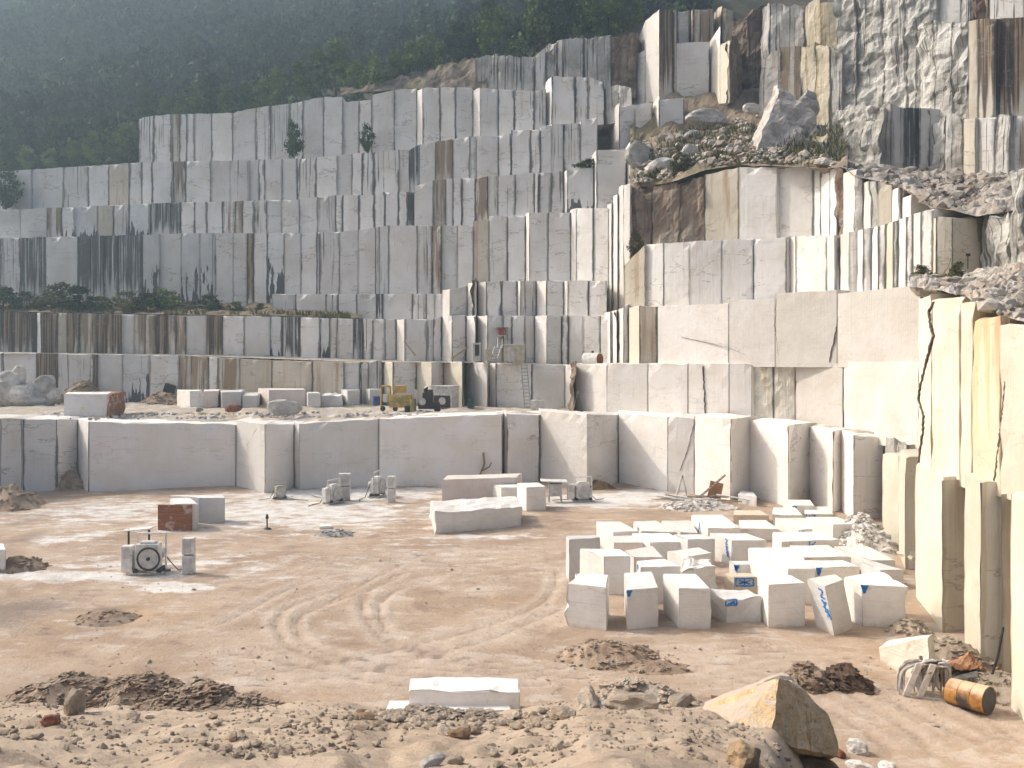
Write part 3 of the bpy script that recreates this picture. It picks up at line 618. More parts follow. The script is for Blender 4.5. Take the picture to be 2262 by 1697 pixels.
def white(name, base, dust=.35, sat=0.0, red=0.0):
    M = NT(name, .8, .25); g = M.n('TexCoord').outputs['Object']; oi = M.n('ObjectInfo').outputs['Random']
    nn = M.n('NewGeometry'); nz = M.sep(nn.outputs['Normal'])[2]
    col = M.mix(M.ramp(M.noise(g, .8, 5, .6), .35, .68), base, tuple(c*k for c, k in zip(base, (.90, .885, .86))))
    col = M.mix(M.ramp(M.noise(g, 3.5, 6, .7), .54, .70, 0, .5), col, tuple(c*k for c, k in zip(base, (.8, .76, .70))))
    st = M.sep(g); v = M.noise(M.vec(M.math('MULTIPLY', st[0], .5), M.math('MULTIPLY', st[1], .5), M.math('MULTIPLY', st[2], 3)), 1.0, 4)
    col = M.mix(M.ramp(v, .60, .66, 0, .25), col, (.52, .50, .48))
    # mud splashed round the foot and dust
    ns = M.noise(g, 2.2, 5, .65)
    col = M.mix(M.ramp(M.math('ADD', M.math('MULTIPLY', st[2], 1.6), ns), .80, .25, 0, dust+.35), col, (.52, .41, .31))
    if red: col = M.mix(M.ramp(M.noise(g, 1.2, 5, .65), .62-red*.3, .68-red*.25, 0, .95), col, (.26, .10, .05))
    f = M.ramp(oi, 0, 1, .90, 1.05); col = M.mix(1.0, col, M.vec(f, f, f), 'MULTIPLY')
    sl = M.noise(M.vec(M.math('MULTIPLY', st[0], .6), M.math('MULTIPLY', st[1], .6), M.math('MULTIPLY', st[2], 14)), 1.0, 3)
    col = M.mix(M.ramp(sl, .52, .62, 0, .16), col, (.56, .53, .49))
    col = M.mix(M.ramp(M.noise(g, 1.1, 6, .7), .60, .68, 0, .55), col, (.60, .49, .37))
    M.bump(M.math('ADD', M.noise(g, 6, 6, .65), M.math('MULTIPLY', sl, .8)), .5, .05); return M.out(col)
BW = {'w': white('white_block_marble', (.81, .785, .75)), 'g': white('grey_block_marble', (.70, .69, .68)), 'p': white('pinkish_block_marble', (.76, .69, .65)),
      'y': white('creamy_block_marble', (.80, .75, .64)), 'r': white('rust_faced_marble', (.50, .38, .32), red=.8), 't': white('tan_block_marble', (.66, .56, .44), .6)}
def block(label, yb, fl, fr, br, bl, m='w', z=0.0, rough=0.0, lean=(0, 0), mark=None, group=None, name='marble_block', cat='marble block', zb=-.12, taper=0.0, peak=None, seed=None, jag=0):
    """front base row yb and the four top corners as surveyed; the block gets its true height and footprint"""
    D = F*(HH-z)/(yb-HY); h0 = HH-((fl[1]+fr[1])/2-HY)*D/F
    def T(p):
        Dp = F*(HH-h0)/(p[1]-HY); return Vector(((p[0]-CX)*Dp/F, Dp, h0))
    def Tf(p): return Vector(((p[0]-CX)*D/F, D, HH-(p[1]-HY)*D/F))
    A, B, C_, E = T(fl), T(fr), T(br), T(bl)
    for q in (C_, E):       # keep sane depths
        dmax = A.y+7
        if q.y > dmax: q.x *= dmax/q.y; q.y = dmax
    cen = (A+B+C_+E)/4
    orig = Vector((cen.x, cen.y, z))
    A, B, C_, E = A-orig, B-orig, C_-orig, E-orig
    H = h0-z; sd = seed if seed is not None else R.uniform(0, 500)
    L = (B-A).length; Wd = max((E-A).length, (C_-B).length)
    cl = .22 if rough > .1 else .36
    nx, ny, nz = [max(3, min(16, int(q/cl)+1)) for q in (L, Wd, H)]
    lx = Vector((lean[0], lean[1], 0))
    def fn(a, b, c, i, j, k):
        # pull the first rows to the edges so that the arrises stay crisp
        def ed(t, n, i):
            return t if i in (0, n) else (.035/ max(.3, n*cl) if i == 1 else (1-.035/max(.3, n*cl) if i == n-1 else t))
        a, b, c = ed(a, nx, i), ed(b, ny, j), ed(c, nz, k)
        p = A.lerp(B, a).lerp(E.lerp(C_, a), b); p.z = zb+(H-zb)*c
        s = 1-taper*(1-c); p.x *= s; p.y *= s
        p += lx*(1-c)
        n = Vector(((-1 if i == 0 else 1 if i == nx else 0), (-1 if j == 0 else 1 if j == ny else 0), (1 if k == nz else -1 if k == 0 else 0)))
        ex = (i in (0, nx))+(j in (0, ny))+(k in (0, nz))
        q = (p+orig)*.9+Vector((sd, 0, 0))
        p -= n*(abs(fbm(q*2.6, 3))*(.10+.10*rough) if ex >= 2 else 0)
        if ex >= 2: p -= n*.02
        if ex >= 2 and fbm(q*1.1+Vector((7, 7, 7)), 2) > .33: p -= n*R.uniform(.03, .10)
        p += Vector((fbm(q, 4), fbm(q+Vector((31, 7, 2)), 4), fbm(q+Vector((3, 77, 9)), 4)))*(.022+.30*rough)
        if k == 0 and ex >= 1: p -= Vector((n.x, n.y, 0))*abs(fbm(q*1.7, 3))*.25
        if peak and k == nz: p.z += peak*fbm(Vector((a*3+sd, b*2, 0)), 3)*1.6
        if jag and i in (0, nx) and (i == 0) == (jag < 0): p.x += jag*abs(fbm(Vector((sd, b*2, c*2.5)), 3))
        return p
    vs, fs, _ = lattice(nx, ny, nz, fn)
    root = mesh(name, vs, fs, BW[m]); root.location = orig; tag(root, label, cat, group, 'thing')
    if mark:
        key, side, u, v, w_, h_ = mark       # side: 'f' front or 'l' left; u,v start fractions; size in metres
        P0, P1 = ((A, B) if side == 'f' else (E, A))
        ux = (P1-P0); ux.z = 0; Lx = ux.length; ux.normalize(); uz = Vector((-lx.x, -lx.y, H)).normalized(); w_, h_ = w_*1.3, h_*1.3; v = min(v, .98-h_/H)
        if side == 't': pass
        o = P0+ux*Lx*u; o.z = H*v; o += lx*(1-v)
        marks(root, o, ux, uz, w_, h_, key)
    return root
YG = 'marble blocks stored together in the yard'
def Y(label, *a, **k): return block(label, *a, group=YG, **k)
# front row, left to right
Y('tall block at the left end of the front row with a chipped lower left corner', 1388, (1257, 1289), (1340, 1298), (1345, 1270), (1283, 1265), 'w', jag=-.5, taper=-.02)
Y('upright block with a small blue dab at its top left corner, second in front row', 1390, (1384, 1304), (1455, 1298), (1440, 1262), (1379, 1265), 'g', taper=.03, mark=('tri', 'f', .0, .88, .2, .2))
Y('front row block whose long left side is half in sun, third from the left', 1390, (1500, 1300), (1570, 1300), (1537, 1267), (1465, 1267), 'w')
Y('low rounded block with a blue squiggle, fourth in the front row', 1378, (1600, 1323), (1686, 1318), (1650, 1304), (1566, 1304), 'g', rough=.35, taper=.12, mark=('box', 'f', .02, .72, .45, .28))
Y('big square grey fronted block just left of the leaning one', 1385, (1698, 1292), (1779, 1288), (1749, 1271), (1676, 1273), 'w')
Y('leaning block with a long line of blue writing down its edge', 1393, (1822, 1295), (1863, 1281), (1846, 1268), (1782, 1279), 'g', lean=(.42, -.1), mark=('num', 'l', .60, .30, .42, 1.0))
Y('wide block at the right end of the front row with a broken right side', 1384, (1904, 1292), (2000, 1296), (1945, 1263), (1864, 1275), 'w', jag=.35, taper=.03, mark=('tri', 'f', -.03, .86, .26, .26))
# second row
Y('slim standing block behind the left end of the front row', 1282, (1257, 1192), (1326, 1187), (1315, 1182), (1250, 1184), 'g')
Y('block with a bright triangular sunlit side behind the first two front blocks', 1316, (1335, 1229), (1393, 1229), (1371, 1213), (1280, 1212), 'w')
Y('block touching the back right of the one with the bright triangular side', 1276, (1400, 1231), (1466, 1232), (1442, 1206), (1378, 1217), 'p')
Y('long block with a blue dot on its left end, behind the second front block', 1333, (1415, 1253), (1504, 1251), (1468, 1234), (1406, 1239), 'w', mark=('blot', 'l', .2, .80, .35, .22))
Y('block with a gabled looking top behind the crumbly lump', 1290, (1508, 1231), (1573, 1222), (1544, 1209), (1473, 1218), 'w')
Y('crumbly broken lump of marble in the second row with no flat face', 1335, (1508, 1256), (1578, 1246), (1566, 1229), (1505, 1231), 'w', rough=.8, peak=.15, cat='marble lump')
Y('low block with a large blue blot, right behind the rounded front block', 1327, (1622, 1275), (1674, 1275), (1657, 1266), (1600, 1266), 't', mark=('box', 'f', .02, .66, .75, .4))
Y('low block with a small blue mark, behind the one with the large blot', 1285, (1626, 1247), (1682, 1247), (1678, 1239), (1610, 1239), 'w', mark=('blot', 'f', -.12, .74, .3, .3))
Y('large block with a wide blank sunlit side, right behind the square front block', 1336, (1741, 1256), (1801, 1256), (1745, 1209), (1653, 1210), 'w')
Y('flat topped block with a blue square at its top left front corner', 1310, (1804, 1254), (1899, 1251), (1863, 1238), (1756, 1238), 'w', mark=('tri', 'f', -.02, .80, .25, .3))
Y('block tight against the right-hand pillars at the end of the second row', 1298, (1945, 1259), (1997, 1259), (1931, 1240), (1902, 1240), 'g')
Y('smooth topped block at the far right of the third row', 1270, (1924, 1238), (1978, 1238), (1918, 1207), (1842, 1207), 'w')
Y('block with a scratched and pitted top in the middle of the third row', 1272, (1777, 1232), (1880, 1230), (1830, 1205), (1745, 1205), 'w', rough=.06)
# middle rows
Y('pinkish block with a dark stain under its front edge, left of the yard', 1240, (1356, 1199), (1421, 1199), (1395, 1178), (1334, 1182), 'p')
Y('grey fronted block immediately right of the pinkish one', 1245, (1436, 1198), (1510, 1198), (1478, 1178), (1396, 1178), 'w')
Y('L shaped looking pale block at the left corner of the back rows', 1222, (1354, 1176), (1411, 1174), (1371, 1152), (1317, 1152), 'w')
Y('block with a faint blue smear on its upper left, at left of the back row', 1212, (1417, 1173), (1497, 1176), (1449, 1150), (1399, 1152), 'w', mark=('blot', 'l', .55, .8, .35, .2))
Y('thin topped white block, third in the back row from the left', 1205, (1503, 1176), (1542, 1177), (1525, 1150), (1461, 1150), 'w')
Y('tall sloping block with pale blue lettering on its sunlit left side', 1203, (1564, 1167), (1636, 1166), (1595, 1137), (1527, 1137), 'w', mark=('A', 'l', .45, .55, .6, .55))
Y('rounded cornered block in front of the tall sloping block', 1250, (1520, 1192), (1580, 1190), (1551, 1180), (1486, 1181), 'g')
Y('block with a tall blue stripe on its bright left side', 1249, (1617, 1194), (1693, 1194), (1650, 1178), (1567, 1178), 'w', mark=('num', 'l', .72, .45, .28, .8))
Y('shallow block right behind the one with pale blue lettering', 1195, (1637, 1168), (1720, 1169), (1693, 1149), (1632, 1149), 'w')
Y('big end block with a pale grey face at the right of the back rows', 1206, (1841, 1159), (1896, 1158), (1849, 1142), (1779, 1142), 'w')
Y('long block with thin blue scribble near the middle of its left side', 1192, (1768, 1171), (1822, 1166), (1787, 1144), (1712, 1144), 'w', mark=('K', 'f', -.12, .45, .5, .5))
Y('long low block bearing a dark blue K shaped mark', 1236, (1726, 1197), (1854, 1192), (1797, 1174), (1706, 1176), 'w', mark=('K', 'f', .45, .45, .5, .55))
Y('flat white block second from the far end of the yard', 1160, (1706, 1137), (1774, 1139), (1757, 1121), (1708, 1121), 'w')
Y('farthest white block of the yard with a blue tick on its front edge', 1140, (1753, 1117), (1799, 1117), (1790, 1104), (1730, 1104), 'w', mark=('blot', 'f', -.1, .6, .35, .35))
Y('white block with a violet blue line along its front top edge', 1150, (1777, 1136), (1841, 1136), (1829, 1119), (1777, 1119), 'w', mark=('b4', 'f', .03, .62, .6, .35))
block('thin brown edged slab lying flat behind the back row of blocks', 1158, (1620, 1138), (1699, 1139), (1678, 1127), (1622, 1127), 't', name='marble_slab', cat='slab')
# on the open floor
block('longest white block lying alone in the middle of the floor with a worn rounded top', 1172, (961, 1134), (1155, 1119), (1139, 1092), (951, 1107), 'w', rough=.16, peak=.12, jag=-.25, taper=.04)
block('long flat topped block behind the big lone one, tan at its left end', 1106, (976, 1060), (1140, 1055), (1153, 1046), (988, 1050), 'p', rough=.05)
block('left cube of the pair beside the long blocks', 1112, (1108, 1077), (1153, 1077), (1150, 1070), (1086, 1070), 'w')
block('right cube of the pair beside the long blocks', 1128, (1163, 1077), (1206, 1075), (1189, 1066), (1142, 1067), 'w')
RB = block('short block with a rust brown front on the left part of the floor', 1171, (385, 1114), (438, 1113), (419, 1100), (375, 1101), 'w')
def rustface(root):
    xs = [v.co.x for v in root.data.vertices]; zs = [v.co.z for v in root.data.vertices]; y0 = min(v.co.y for v in root.data.vertices)
    x0, x1, z1 = min(xs), max(xs), max(zs); vs, fs = [], []; n = 6
    for k in range(n+1):
        for i in range(n+1):
            vs.append((x0+.12+(x1-x0-.5)*i/n, y0-.03+.05*fbm(Vector((i*.7, k*.7, 3)), 3), -.05+(z1-.02)*k/n))
    for k in range(n):
        for i in range(n): a = k*(n+1)+i; fs.append((a, a+1, a+n+2, a+n+1))
    b = len(vs); vs += [(v[0], y0+.12, v[2]) for v in vs]
    for k in range(n):
        for i in range(n): a = b+k*(n+1)+i; fs.append((a, a+n+1, a+n+2, a+1))
    for k in range(n):
        fs += [(k, k+b, k+1+b, k+1), ((n)*(n+1)+k, (n)*(n+1)+k+1, (n)*(n+1)+k+1+b, (n)*(n+1)+k+b)]
        l = k*(n+1); fs += [(l, l+n+1, l+n+1+b, l+b), (l+n, l+n+b, l+2*n+1+b, l+2*n+1)]
    mesh('rusty_face', vs, fs, BW['r'], root)
rustface(RB)
block('plain grey slab standing directly behind the rust fronted block', 1155, (440, 1100), (497, 1100), (493, 1094), (374, 1094), 'g', name='marble_slab', cat='slab')
block('white block in the foreground with a notch in its back edge', 1590, (903, 1527), (1149, 1527), (1143, 1497), (906, 1497), 'w', peak=.10)
block('white slab half buried behind the foreground bank', 1604, (850, 1573), (1128, 1570), (1124, 1548), (859, 1548), 'w', rough=.04, name='marble_slab', cat='slab')
block('grey half buried block just behind the hose tangle', 1488, (2078, 1467), (2118, 1468), (2112, 1456), (2080, 1456), 'g', rough=.2)
block('white block cut off by the left edge of the picture', 1270, (-60, 1214), (13, 1214), (8, 1200), (-50, 1200), 'w', rough=.05)
block('small white chunk on the rubble in the middle of the floor', 1168, (706, 1163), (733, 1162), (730, 1157), (708, 1157), 'w', rough=.1)
block('grey tilted block leaning by the poles near the far wall', 1118, (1630, 1092), (1672, 1098), (1664, 1086), (1636, 1084), 'g', rough=.15)
# on the middle bench (its floor is 6.3 m up)
BZ = 6.35
BG = 'blocks lined up on the middle bench'
def BB(label, *a, **k): k.setdefault('group', BG); k.setdefault('z', BZ); return block(label, *a, **k)
BB('large cracked block with a red stained right end, alone on the middle bench', 919, (141, 871), (236, 871), (270, 865), (150, 866), 'g', jag=.6, group=None)
block('chipped red and cream end piece beside the large cracked bench block', 917, (240, 873), (270, 868), (276, 864), (244, 867), 'r', z=BZ, rough=.5)
BB('bright sunlit block at the left end of the bench row', 900, (420, 864), (441, 864), (446, 861), (391, 861), 'w')
BB('small grey block second from the left in the bench row', 900, (437, 873), (450, 873), (448, 870), (430, 870), 'g')
BB('pinkish grey block with a bright lip, third in the bench row', 900, (451, 865), (482, 864), (486, 860), (450, 861), 'p')
BB('block with a bright chipped left corner, fourth in the bench row', 901, (490, 867), (533, 866), (540, 861), (486, 862), 'g', rough=.12)
BB('low block fifth in the bench row, darker toward the foot', 901, (536, 874), (569, 874), (575, 867), (534, 868), 'g')
BB('long pale block behind the boulder in the middle of the bench row', 897, (594, 862), (676, 861), (668, 857), (570, 858), 'p')
BB('low block with a white top next to the long pale one', 899, (680, 869), (708, 869), (704, 866), (676, 866), 'g')
BB('slumped block with a crumbling white top on the bench', 898, (710, 874), (756, 874), (752, 866), (716, 867), 'g', rough=.3, peak=.2)
BB('square block with a bright left side, just right of the slumped one', 896, (768, 863), (795, 862), (793, 858), (752, 860), 'g')
BB('tallest square block of the bench row beside the blue drum', 895, (817, 860), (842, 860), (850, 855), (783, 855), 'w')
BB('white block behind the yellow compressor', 893, (850, 860), (938, 860), (932, 856), (850, 856), 'w')
BB('white block raised on top of the rubble behind the bench row', 880, (492, 822), (542, 822), (545, 818), (490, 818), 'w', zb=-.6)
# ---------------- rocks and boulders ----------------
def rock_mesh(seed, sub=2, rough=.35, flat=1.0):
    bm = bmesh.new(); bmesh.ops.create_icosphere(bm, subdivisions=sub, radius=.5)
    r_ = random.Random(seed); planes = []
    for _ in range(9):
        n = Vector((r_.gauss(0, 1), r_.gauss(0, 1), r_.gauss(0, 1))).normalized(); planes.append((n, r_.uniform(.26, .44)))
    for v in bm.verts:
        p = v.co.copy()
        for n, d in planes:
            e = p.dot(n)-d
            if e > 0: p -= n*e*.93
        p += v.co.normalized()*fbm(p*4+Vector((seed, 0, 0)), 4)*rough*.25
        v.co = Vector((p.x, p.y, p.z*flat))
    me = bpy.data.meshes.new('boulder'); bm.to_mesh(me); bm.free(); return me
ROCKS = [rock_mesh(s, 3) for s in range(6)]
SMALL = [rock_mesh(20+s, 2, .5, .8) for s in range(6)]
_rc = {}
def rock(label, loc, size, m='tan', rz=None, tilt=(0, 0), src=None, name='boulder', cat='boulder', group=None, sink=.25, hi=False):
    src = src if src is not None else R.choice(ROCKS if max(size) > .5 else SMALL)
    key = (src.name, m)
    if key not in _rc:
        me = src.copy(); me.materials.clear(); me.materials.append(MR[m]); _rc[key] = me
    o = bpy.data.objects.new(name, _rc[key]); C.objects.link(o)
    o.scale = size; o.location = (loc[0], loc[1], loc[2]+size[2]*(.5-sink))
    o.rotation_euler = (tilt[0], tilt[1], R.uniform(0, 6.28) if rz is None else rz)
    return tag(o, label, cat, group, 'thing')
def onpx(px, py, zfun=None, D=None):
    """the point of the terrain seen at a survey pixel"""
    if D is not None: return W(px, py, D)
    y = 9.0
    while y < 90:
        x = (px-CX)*y/F; zr = HH-(py-HY)*y/F
        if ground(x, y) >= zr: return Vector((x, y, ground(x, y)))
        y += .05
    return G(px, py)
# the big ochre foreground boulder and its dust covered slab
def lat8(name, label, cat, c8, n3, m, rough=.08, f=.9, bevel=0, post=None, group=None, sd=None):
    sd = R.uniform(0, 99) if sd is None else sd
    def fn(a, b, c, i, j, k):
        p = Vector()
        for (x, y, z), q in c8.items(): p += q*((a if x else 1-a)*(b if y else 1-b)*(c if z else 1-c))
        q = p*f+Vector((sd, 0, 0)); p += Vector((fbm(q, 5), fbm(q+Vector((9, 0, 0)), 5), fbm(q+Vector((0, 9, 0)), 5)))*rough
        return post(p, a, b, c) if post else p
    vs, fs, _ = lattice(*n3, fn); o = mesh(name, vs, fs, m); tag(o, label, cat, group, 'thing'); return o
lat8('marble_block', 'wedge shaped white block by the tangle of hoses at the right', 'marble block',
     {(0, 0, 0): W(1943, 1490, 34.6), (1, 0, 0): W(2056, 1505, 32.2), (1, 0, 1): W(2050, 1409, 32.2), (0, 0, 1): W(1942, 1430, 34.6),
      (0, 1, 0): W(1943, 1490, 34.6)+Vector((.9, .9, 0)), (1, 1, 0): W(2056, 1505, 32.2)+Vector((.7, .8, 0)), (1, 1, 1): W(2050, 1409, 32.2)+Vector((.5, .7, -.1)), (0, 1, 1): W(1942, 1430, 34.6)+Vector((.8, .9, 0))},
     (9, 4, 8), BW['y'], .07)
def duststone(name, a, b, sand):
    M = NT(name, .95, .2); g = M.n('NewGeometry'); pos = g.outputs['Position']; nz = M.sep(g.outputs['Normal'])[2]; s = M.sep(pos)
    c = M.mix(M.ramp(M.noise(pos, 1.5, 7, .65), .36, .66), a, b)
    v = M.noise(M.vec(M.math('MULTIPLY', s[0], 3.5), M.math('MULTIPLY', s[1], 1.5), M.math('MULTIPLY', s[2], .5)), 1, 6, .65)
    c = M.mix(M.ramp(v, .54, .66, 0, .8), c, (.24, .16, .09)); c = M.mix(M.ramp(M.noise(pos, 9, 6, .7), .5, .7, 0, .5), c, (.20, .14, .09))
    c = M.mix(M.ramp(M.math('ADD', nz, M.math('MULTIPLY', M.math('SUBTRACT', M.noise(pos, 5, 6, .7), .5), .5)), .38, .62), c, sand)
    M.bump(M.noise(pos, 6, 8, .7), .9, .1); return M.out(c)
def bigrock():
    c8 = {(0, 0, 0): W(1698, 1625, 17.4), (1, 0, 0): W(1846, 1668, 18.6), (1, 0, 1): W(1752, 1500, 18.5), (0, 0, 1): W(1724, 1500, 17.9),
          (0, 1, 0): W(1500, 1640, 18.6), (1, 1, 0): W(1770, 1720, 21.4), (1, 1, 1): W(1722, 1494, 20.2), (0, 1, 1): W(1560, 1556, 19.6)}
    def post(p, a, b, c):
        if b < .5 and a > .5: p.x += .34*math.sin(c*3.14)*(a-.5)/.5      # rounded right flank
        if c > .9 and b > .3: p.z += .10*math.sin(b*3.1)
        return p
    lat8('boulder', 'largest ochre brown boulder with a long dusty sloping top at the bottom of the picture', 'boulder', c8, (22, 26, 26),
         duststone('dusty_ochre_stone', (.80, .60, .37), (.62, .44, .25), (.55, .46, .37)), .10, 1.1, post=post, sd=3.7)
bigrock()
FG = [ # px, py, size, material, label
 (165, 1575, (.55, .5, .75), 'tan', 'upright pale brown stone standing in front of the left soil pile'),
 (112, 1600, (.42, .35, .28), 'red', 'reddish flat stone at the foot of the left soil pile'),
 (296, 1590, (.34, .3, .35), 'tan', 'small pointed stone in front of the middle of the left soil pile'),
 (1300, 1560, (1.1, .6, .55), 'tan', 'pale rock with a broad smooth face beside the pink rubble'),
 (1398, 1565, (1.3, .8, .5), 'tan', 'wide low rock right behind the sandy slope'),
 (1505, 1562, (.9, .6, .4), 'tan', 'low rounded rock at the upper edge of the sandy slope'),
 (1245, 1585, (.5, .4, .45), 'tan', 'angular stone left of the pale smooth faced rock'),
 (985, 1625, (.32, .3, .3), 'tan', 'cube shaped stone on the bank below the white block'),
 (1015, 1628, (.36, .3, .28), 'ochre', 'brown stone touching the cube shaped one on the bank'),
 (805, 1590, (.45, .35, .3), 'ochre', 'brown angular stone at the left end of the rubble crest'),
 (955, 1690, (.50, .25, .13), 'grey', 'thin dark stone lying flat near the bottom centre'),
 (1895, 1665, (.8, .5, .62), 'grey', 'pointed grey stone right of the big ochre boulder'),
 (1855, 1672, (.5, .4, .36), 'red', 'small reddish stone wedged between the boulder and the pointed grey stone'),
 (1900, 1700, (.85, .6, .36), 'white', 'pale greenish stone at the very bottom right of the boulder'),
 (1780, 1698, (1.3, .7, .5), 'ochre', 'flat brown stone below the big ochre boulder'),
 (1960, 1698, (.6, .5, .32), 'white', 'rounded pale stone at the bottom edge beside the track'),
 (1640, 1690, (.6, .42, .38), 'ochre', 'dark brown stone low on the bank left of the flat brown one'),
 (1580, 1545, (.35, .3, .22), 'red', 'small red brown stone on top of the bank'),
 (1330, 1560, (.6, .2, .18), 'grey', 'grey splinter of rock pushed into the bank crest'),
 (1232, 1655, (.3, .28, .22), 'tan', 'single dark knob of stone on the sandy part of the bank'),
]
for px, py, sz, m, lb in FG:
    p = onpx(px, py); rock(lb, p, sz, m, sink=.3)
# boulders on the left of the middle bench
for px, py, sz, m, lb in [
 (55, 862, (4.6, 3, 3.4), 'white', 'largest pale boulder of the pile on the left of the bench'), (88, 880, (4.4, 3, 2.6), 'grey', 'flat bottomed grey boulder at the front of the bench pile'),
 (12, 875, (4.5, 3, 4.2), 'grey', 'grey boulder of the bench pile cut by the left edge'), (22, 835, (3.2, 2.4, 2.2), 'white', 'upper left boulder of the bench pile'),
 (100, 846, (2.6, 2, 2.4), 'grey', 'upright bluish boulder at the right of the bench pile'), (42, 825, (1.6, 1.4, 2.4), 'white', 'pointed white stone on top of the bench pile'),
 (18, 893, (1.4, 1.2, 1.0), 'red', 'small pinkish stone in front of the bench pile'), (115, 868, (2.0, 1.6, 1.6), 'white', 'low pale stone where the bench pile meets the brushwood')]:
    q = W(px, py, 97); q.z = max(q.z-sz[2]*.5, BZ-.3); rock(lb, q, sz, m, sink=.1, rz=R.uniform(-.4, .4))
q = G(628, 915, BZ); rock('pale rounded boulder in front of the bench row', q, (3.3, 2.2, 1.7), 'white', sink=.12, rz=.2)
q = G(515, 911, BZ); rock('dark red stone lying in front of the bench row', q, (1.6, 1.0, .95), 'red', sink=.1, rz=.1)
q = G(440, 909, BZ); rock('small grey stone lying at the front of the bench', q, (1.0, .7, .6), 'grey', sink=.2)
q = G(1227, 908, BZ); rock('tan stone on the bench below the plywood sheet', q, (1.2, .8, .5), 'tan', sink=.2)
q = W(1440, 802, 87); q.z = 10.9; rock('white boulder sitting on the upper ledge beside the smooth wall', q, (1.4, 1.1, 1.0), 'white', sink=.1)
# the tilted slab and boulders of the scree slope
def tilted():
    c8 = {(0, 0, 0): W(1664, 352, 91.5), (1, 0, 0): W(1792, 352, 93), (1, 0, 1): W(1796, 236, 96), (0, 0, 1): W(1722, 196, 96.5),
          (0, 1, 0): W(1646, 350, 95), (1, 1, 0): W(1780, 345, 98.5), (1, 1, 1): W(1786, 240, 100), (0, 1, 1): W(1711, 190, 99.5)}
    def fn(a, b, c, i, j, k):
        p = Vector()
        for (x, y, z), q in c8.items(): p += q*((a if x else 1-a)*(b if y else 1-b)*(c if z else 1-c))
        q = p*.55; r = .25+.5*a
        p += Vector((fbm(q, 5), fbm(q+Vector((9, 0, 0)), 5), fbm(q+Vector((0, 9, 0)), 5)))*r
        if a > .6 and c > .5: p.z -= (a-.6)*(c-.5)*4
        if i == 0: p += Vector((fbm(Vector((c*4, 0, 0)), 3)*.25, 0, 0))
        return p
    vs, fs, _ = lattice(22, 6, 30, fn)
    o = mesh('tilted_slab', vs, fs, rockmat('tilted_slab_rock', (.60, .55, .50), (.37, .32, .285), .6, 1.0)); tag(o, 'huge tilted slab leaning on the slope with a bright left edge', 'rock slab', None, 'thing')
tilted()
for px, py, D, sz, m, lb in [
 (1464, 372, 97, (4.2, 3, 2.6), 'white', 'wide pale boulder on the slope above the brown corner rock'),
 (1522, 345, 98, (2.0, 1.8, 2.9), 'white', 'upright pale boulder beside the wide one on the slope'),
 (1785, 232, 99, (3.4, 3, 3.4), 'grey', 'dark rough boulder perched behind the top of the tilted slab'),
 (1808, 290, 97, (2.3, 1.8, 1.4), 'grey', 'flat dark rock wedged right of the tilted slab'),
 (1612, 330, 95, (1.3, 1.0, 1.4), 'grey', 'small upright stone on the slope left of the tilted slab'),
 (1750, 350, 92, (2.6, 1.6, 1.6), 'soil', 'rounded brown stone at the foot of the tilted slab'),
 (1790, 345, 92, (1.6, 1.2, 1.0), 'grey', 'pale flat stone among the debris right of the tilted slab'),
 (1815, 325, 93, (1.8, 1.2, 1.1), 'grey', 'angular stone higher in the debris right of the tilted slab'),
 (1660, 240, 103, (2.2, 1.6, 1.3), 'white', 'pale stone on the slope left of the tilted slab top'),
 (1560, 262, 107, (5.5, 3, 2.4), 'grey', 'long grey rock with a bright rim across the slope'),
 (1530, 300, 104, (2.4, 2, 1.5), 'grey', 'dark blocky rock at the left edge of the slope'),
 (1408, 345, 101, (3.0, 2.5, 3.6), 'n_' if 0 else 'grey', 'rough grey rock right of the narrow upright column')]:
    rock(lb, W(px, py, D)-Vector((0, 0, sz[2]*.4)), sz, m, sink=.1, rz=R.uniform(-.3, .3))
# rubble as loose stones one could count: the foreground bank
GB = 'loose stones scattered over the foreground bank'
for i in range(80):
    px = R.uniform(-20, 1720); py = R.triangular(1575, 1700, 1600)
    if 1100 < px < 1500 and R.random() < .5: continue
    p = onpx(px, py); s = R.choice((.07, .08, .10, .12, .15, .2)); 
    rock('small loose stone lying on the foreground bank', p, (s*R.uniform(1, 1.5), s, s*R.uniform(.5, .9)), R.choice(('tan', 'tan', 'gravel', 'clod')), name='stone', cat='stone', group=GB, sink=.25)
GC = 'loose stones along the rubble crest below the white block'
for i in range(150):
    px = R.gauss(980, 170); py = R.gauss(1592, 14)
    if not 760 < px < 1230: continue
    p = onpx(px, min(1640, max(1576, py))); s = R.uniform(.07, .24)
    rock('tan lump of the rubble crest below the white block', p, (s*R.uniform(1, 1.4), s, s*R.uniform(.6, .9)), R.choice(('tan', 'gravel', 'clod')), name='stone', cat='stone', group=GC, sink=.2)
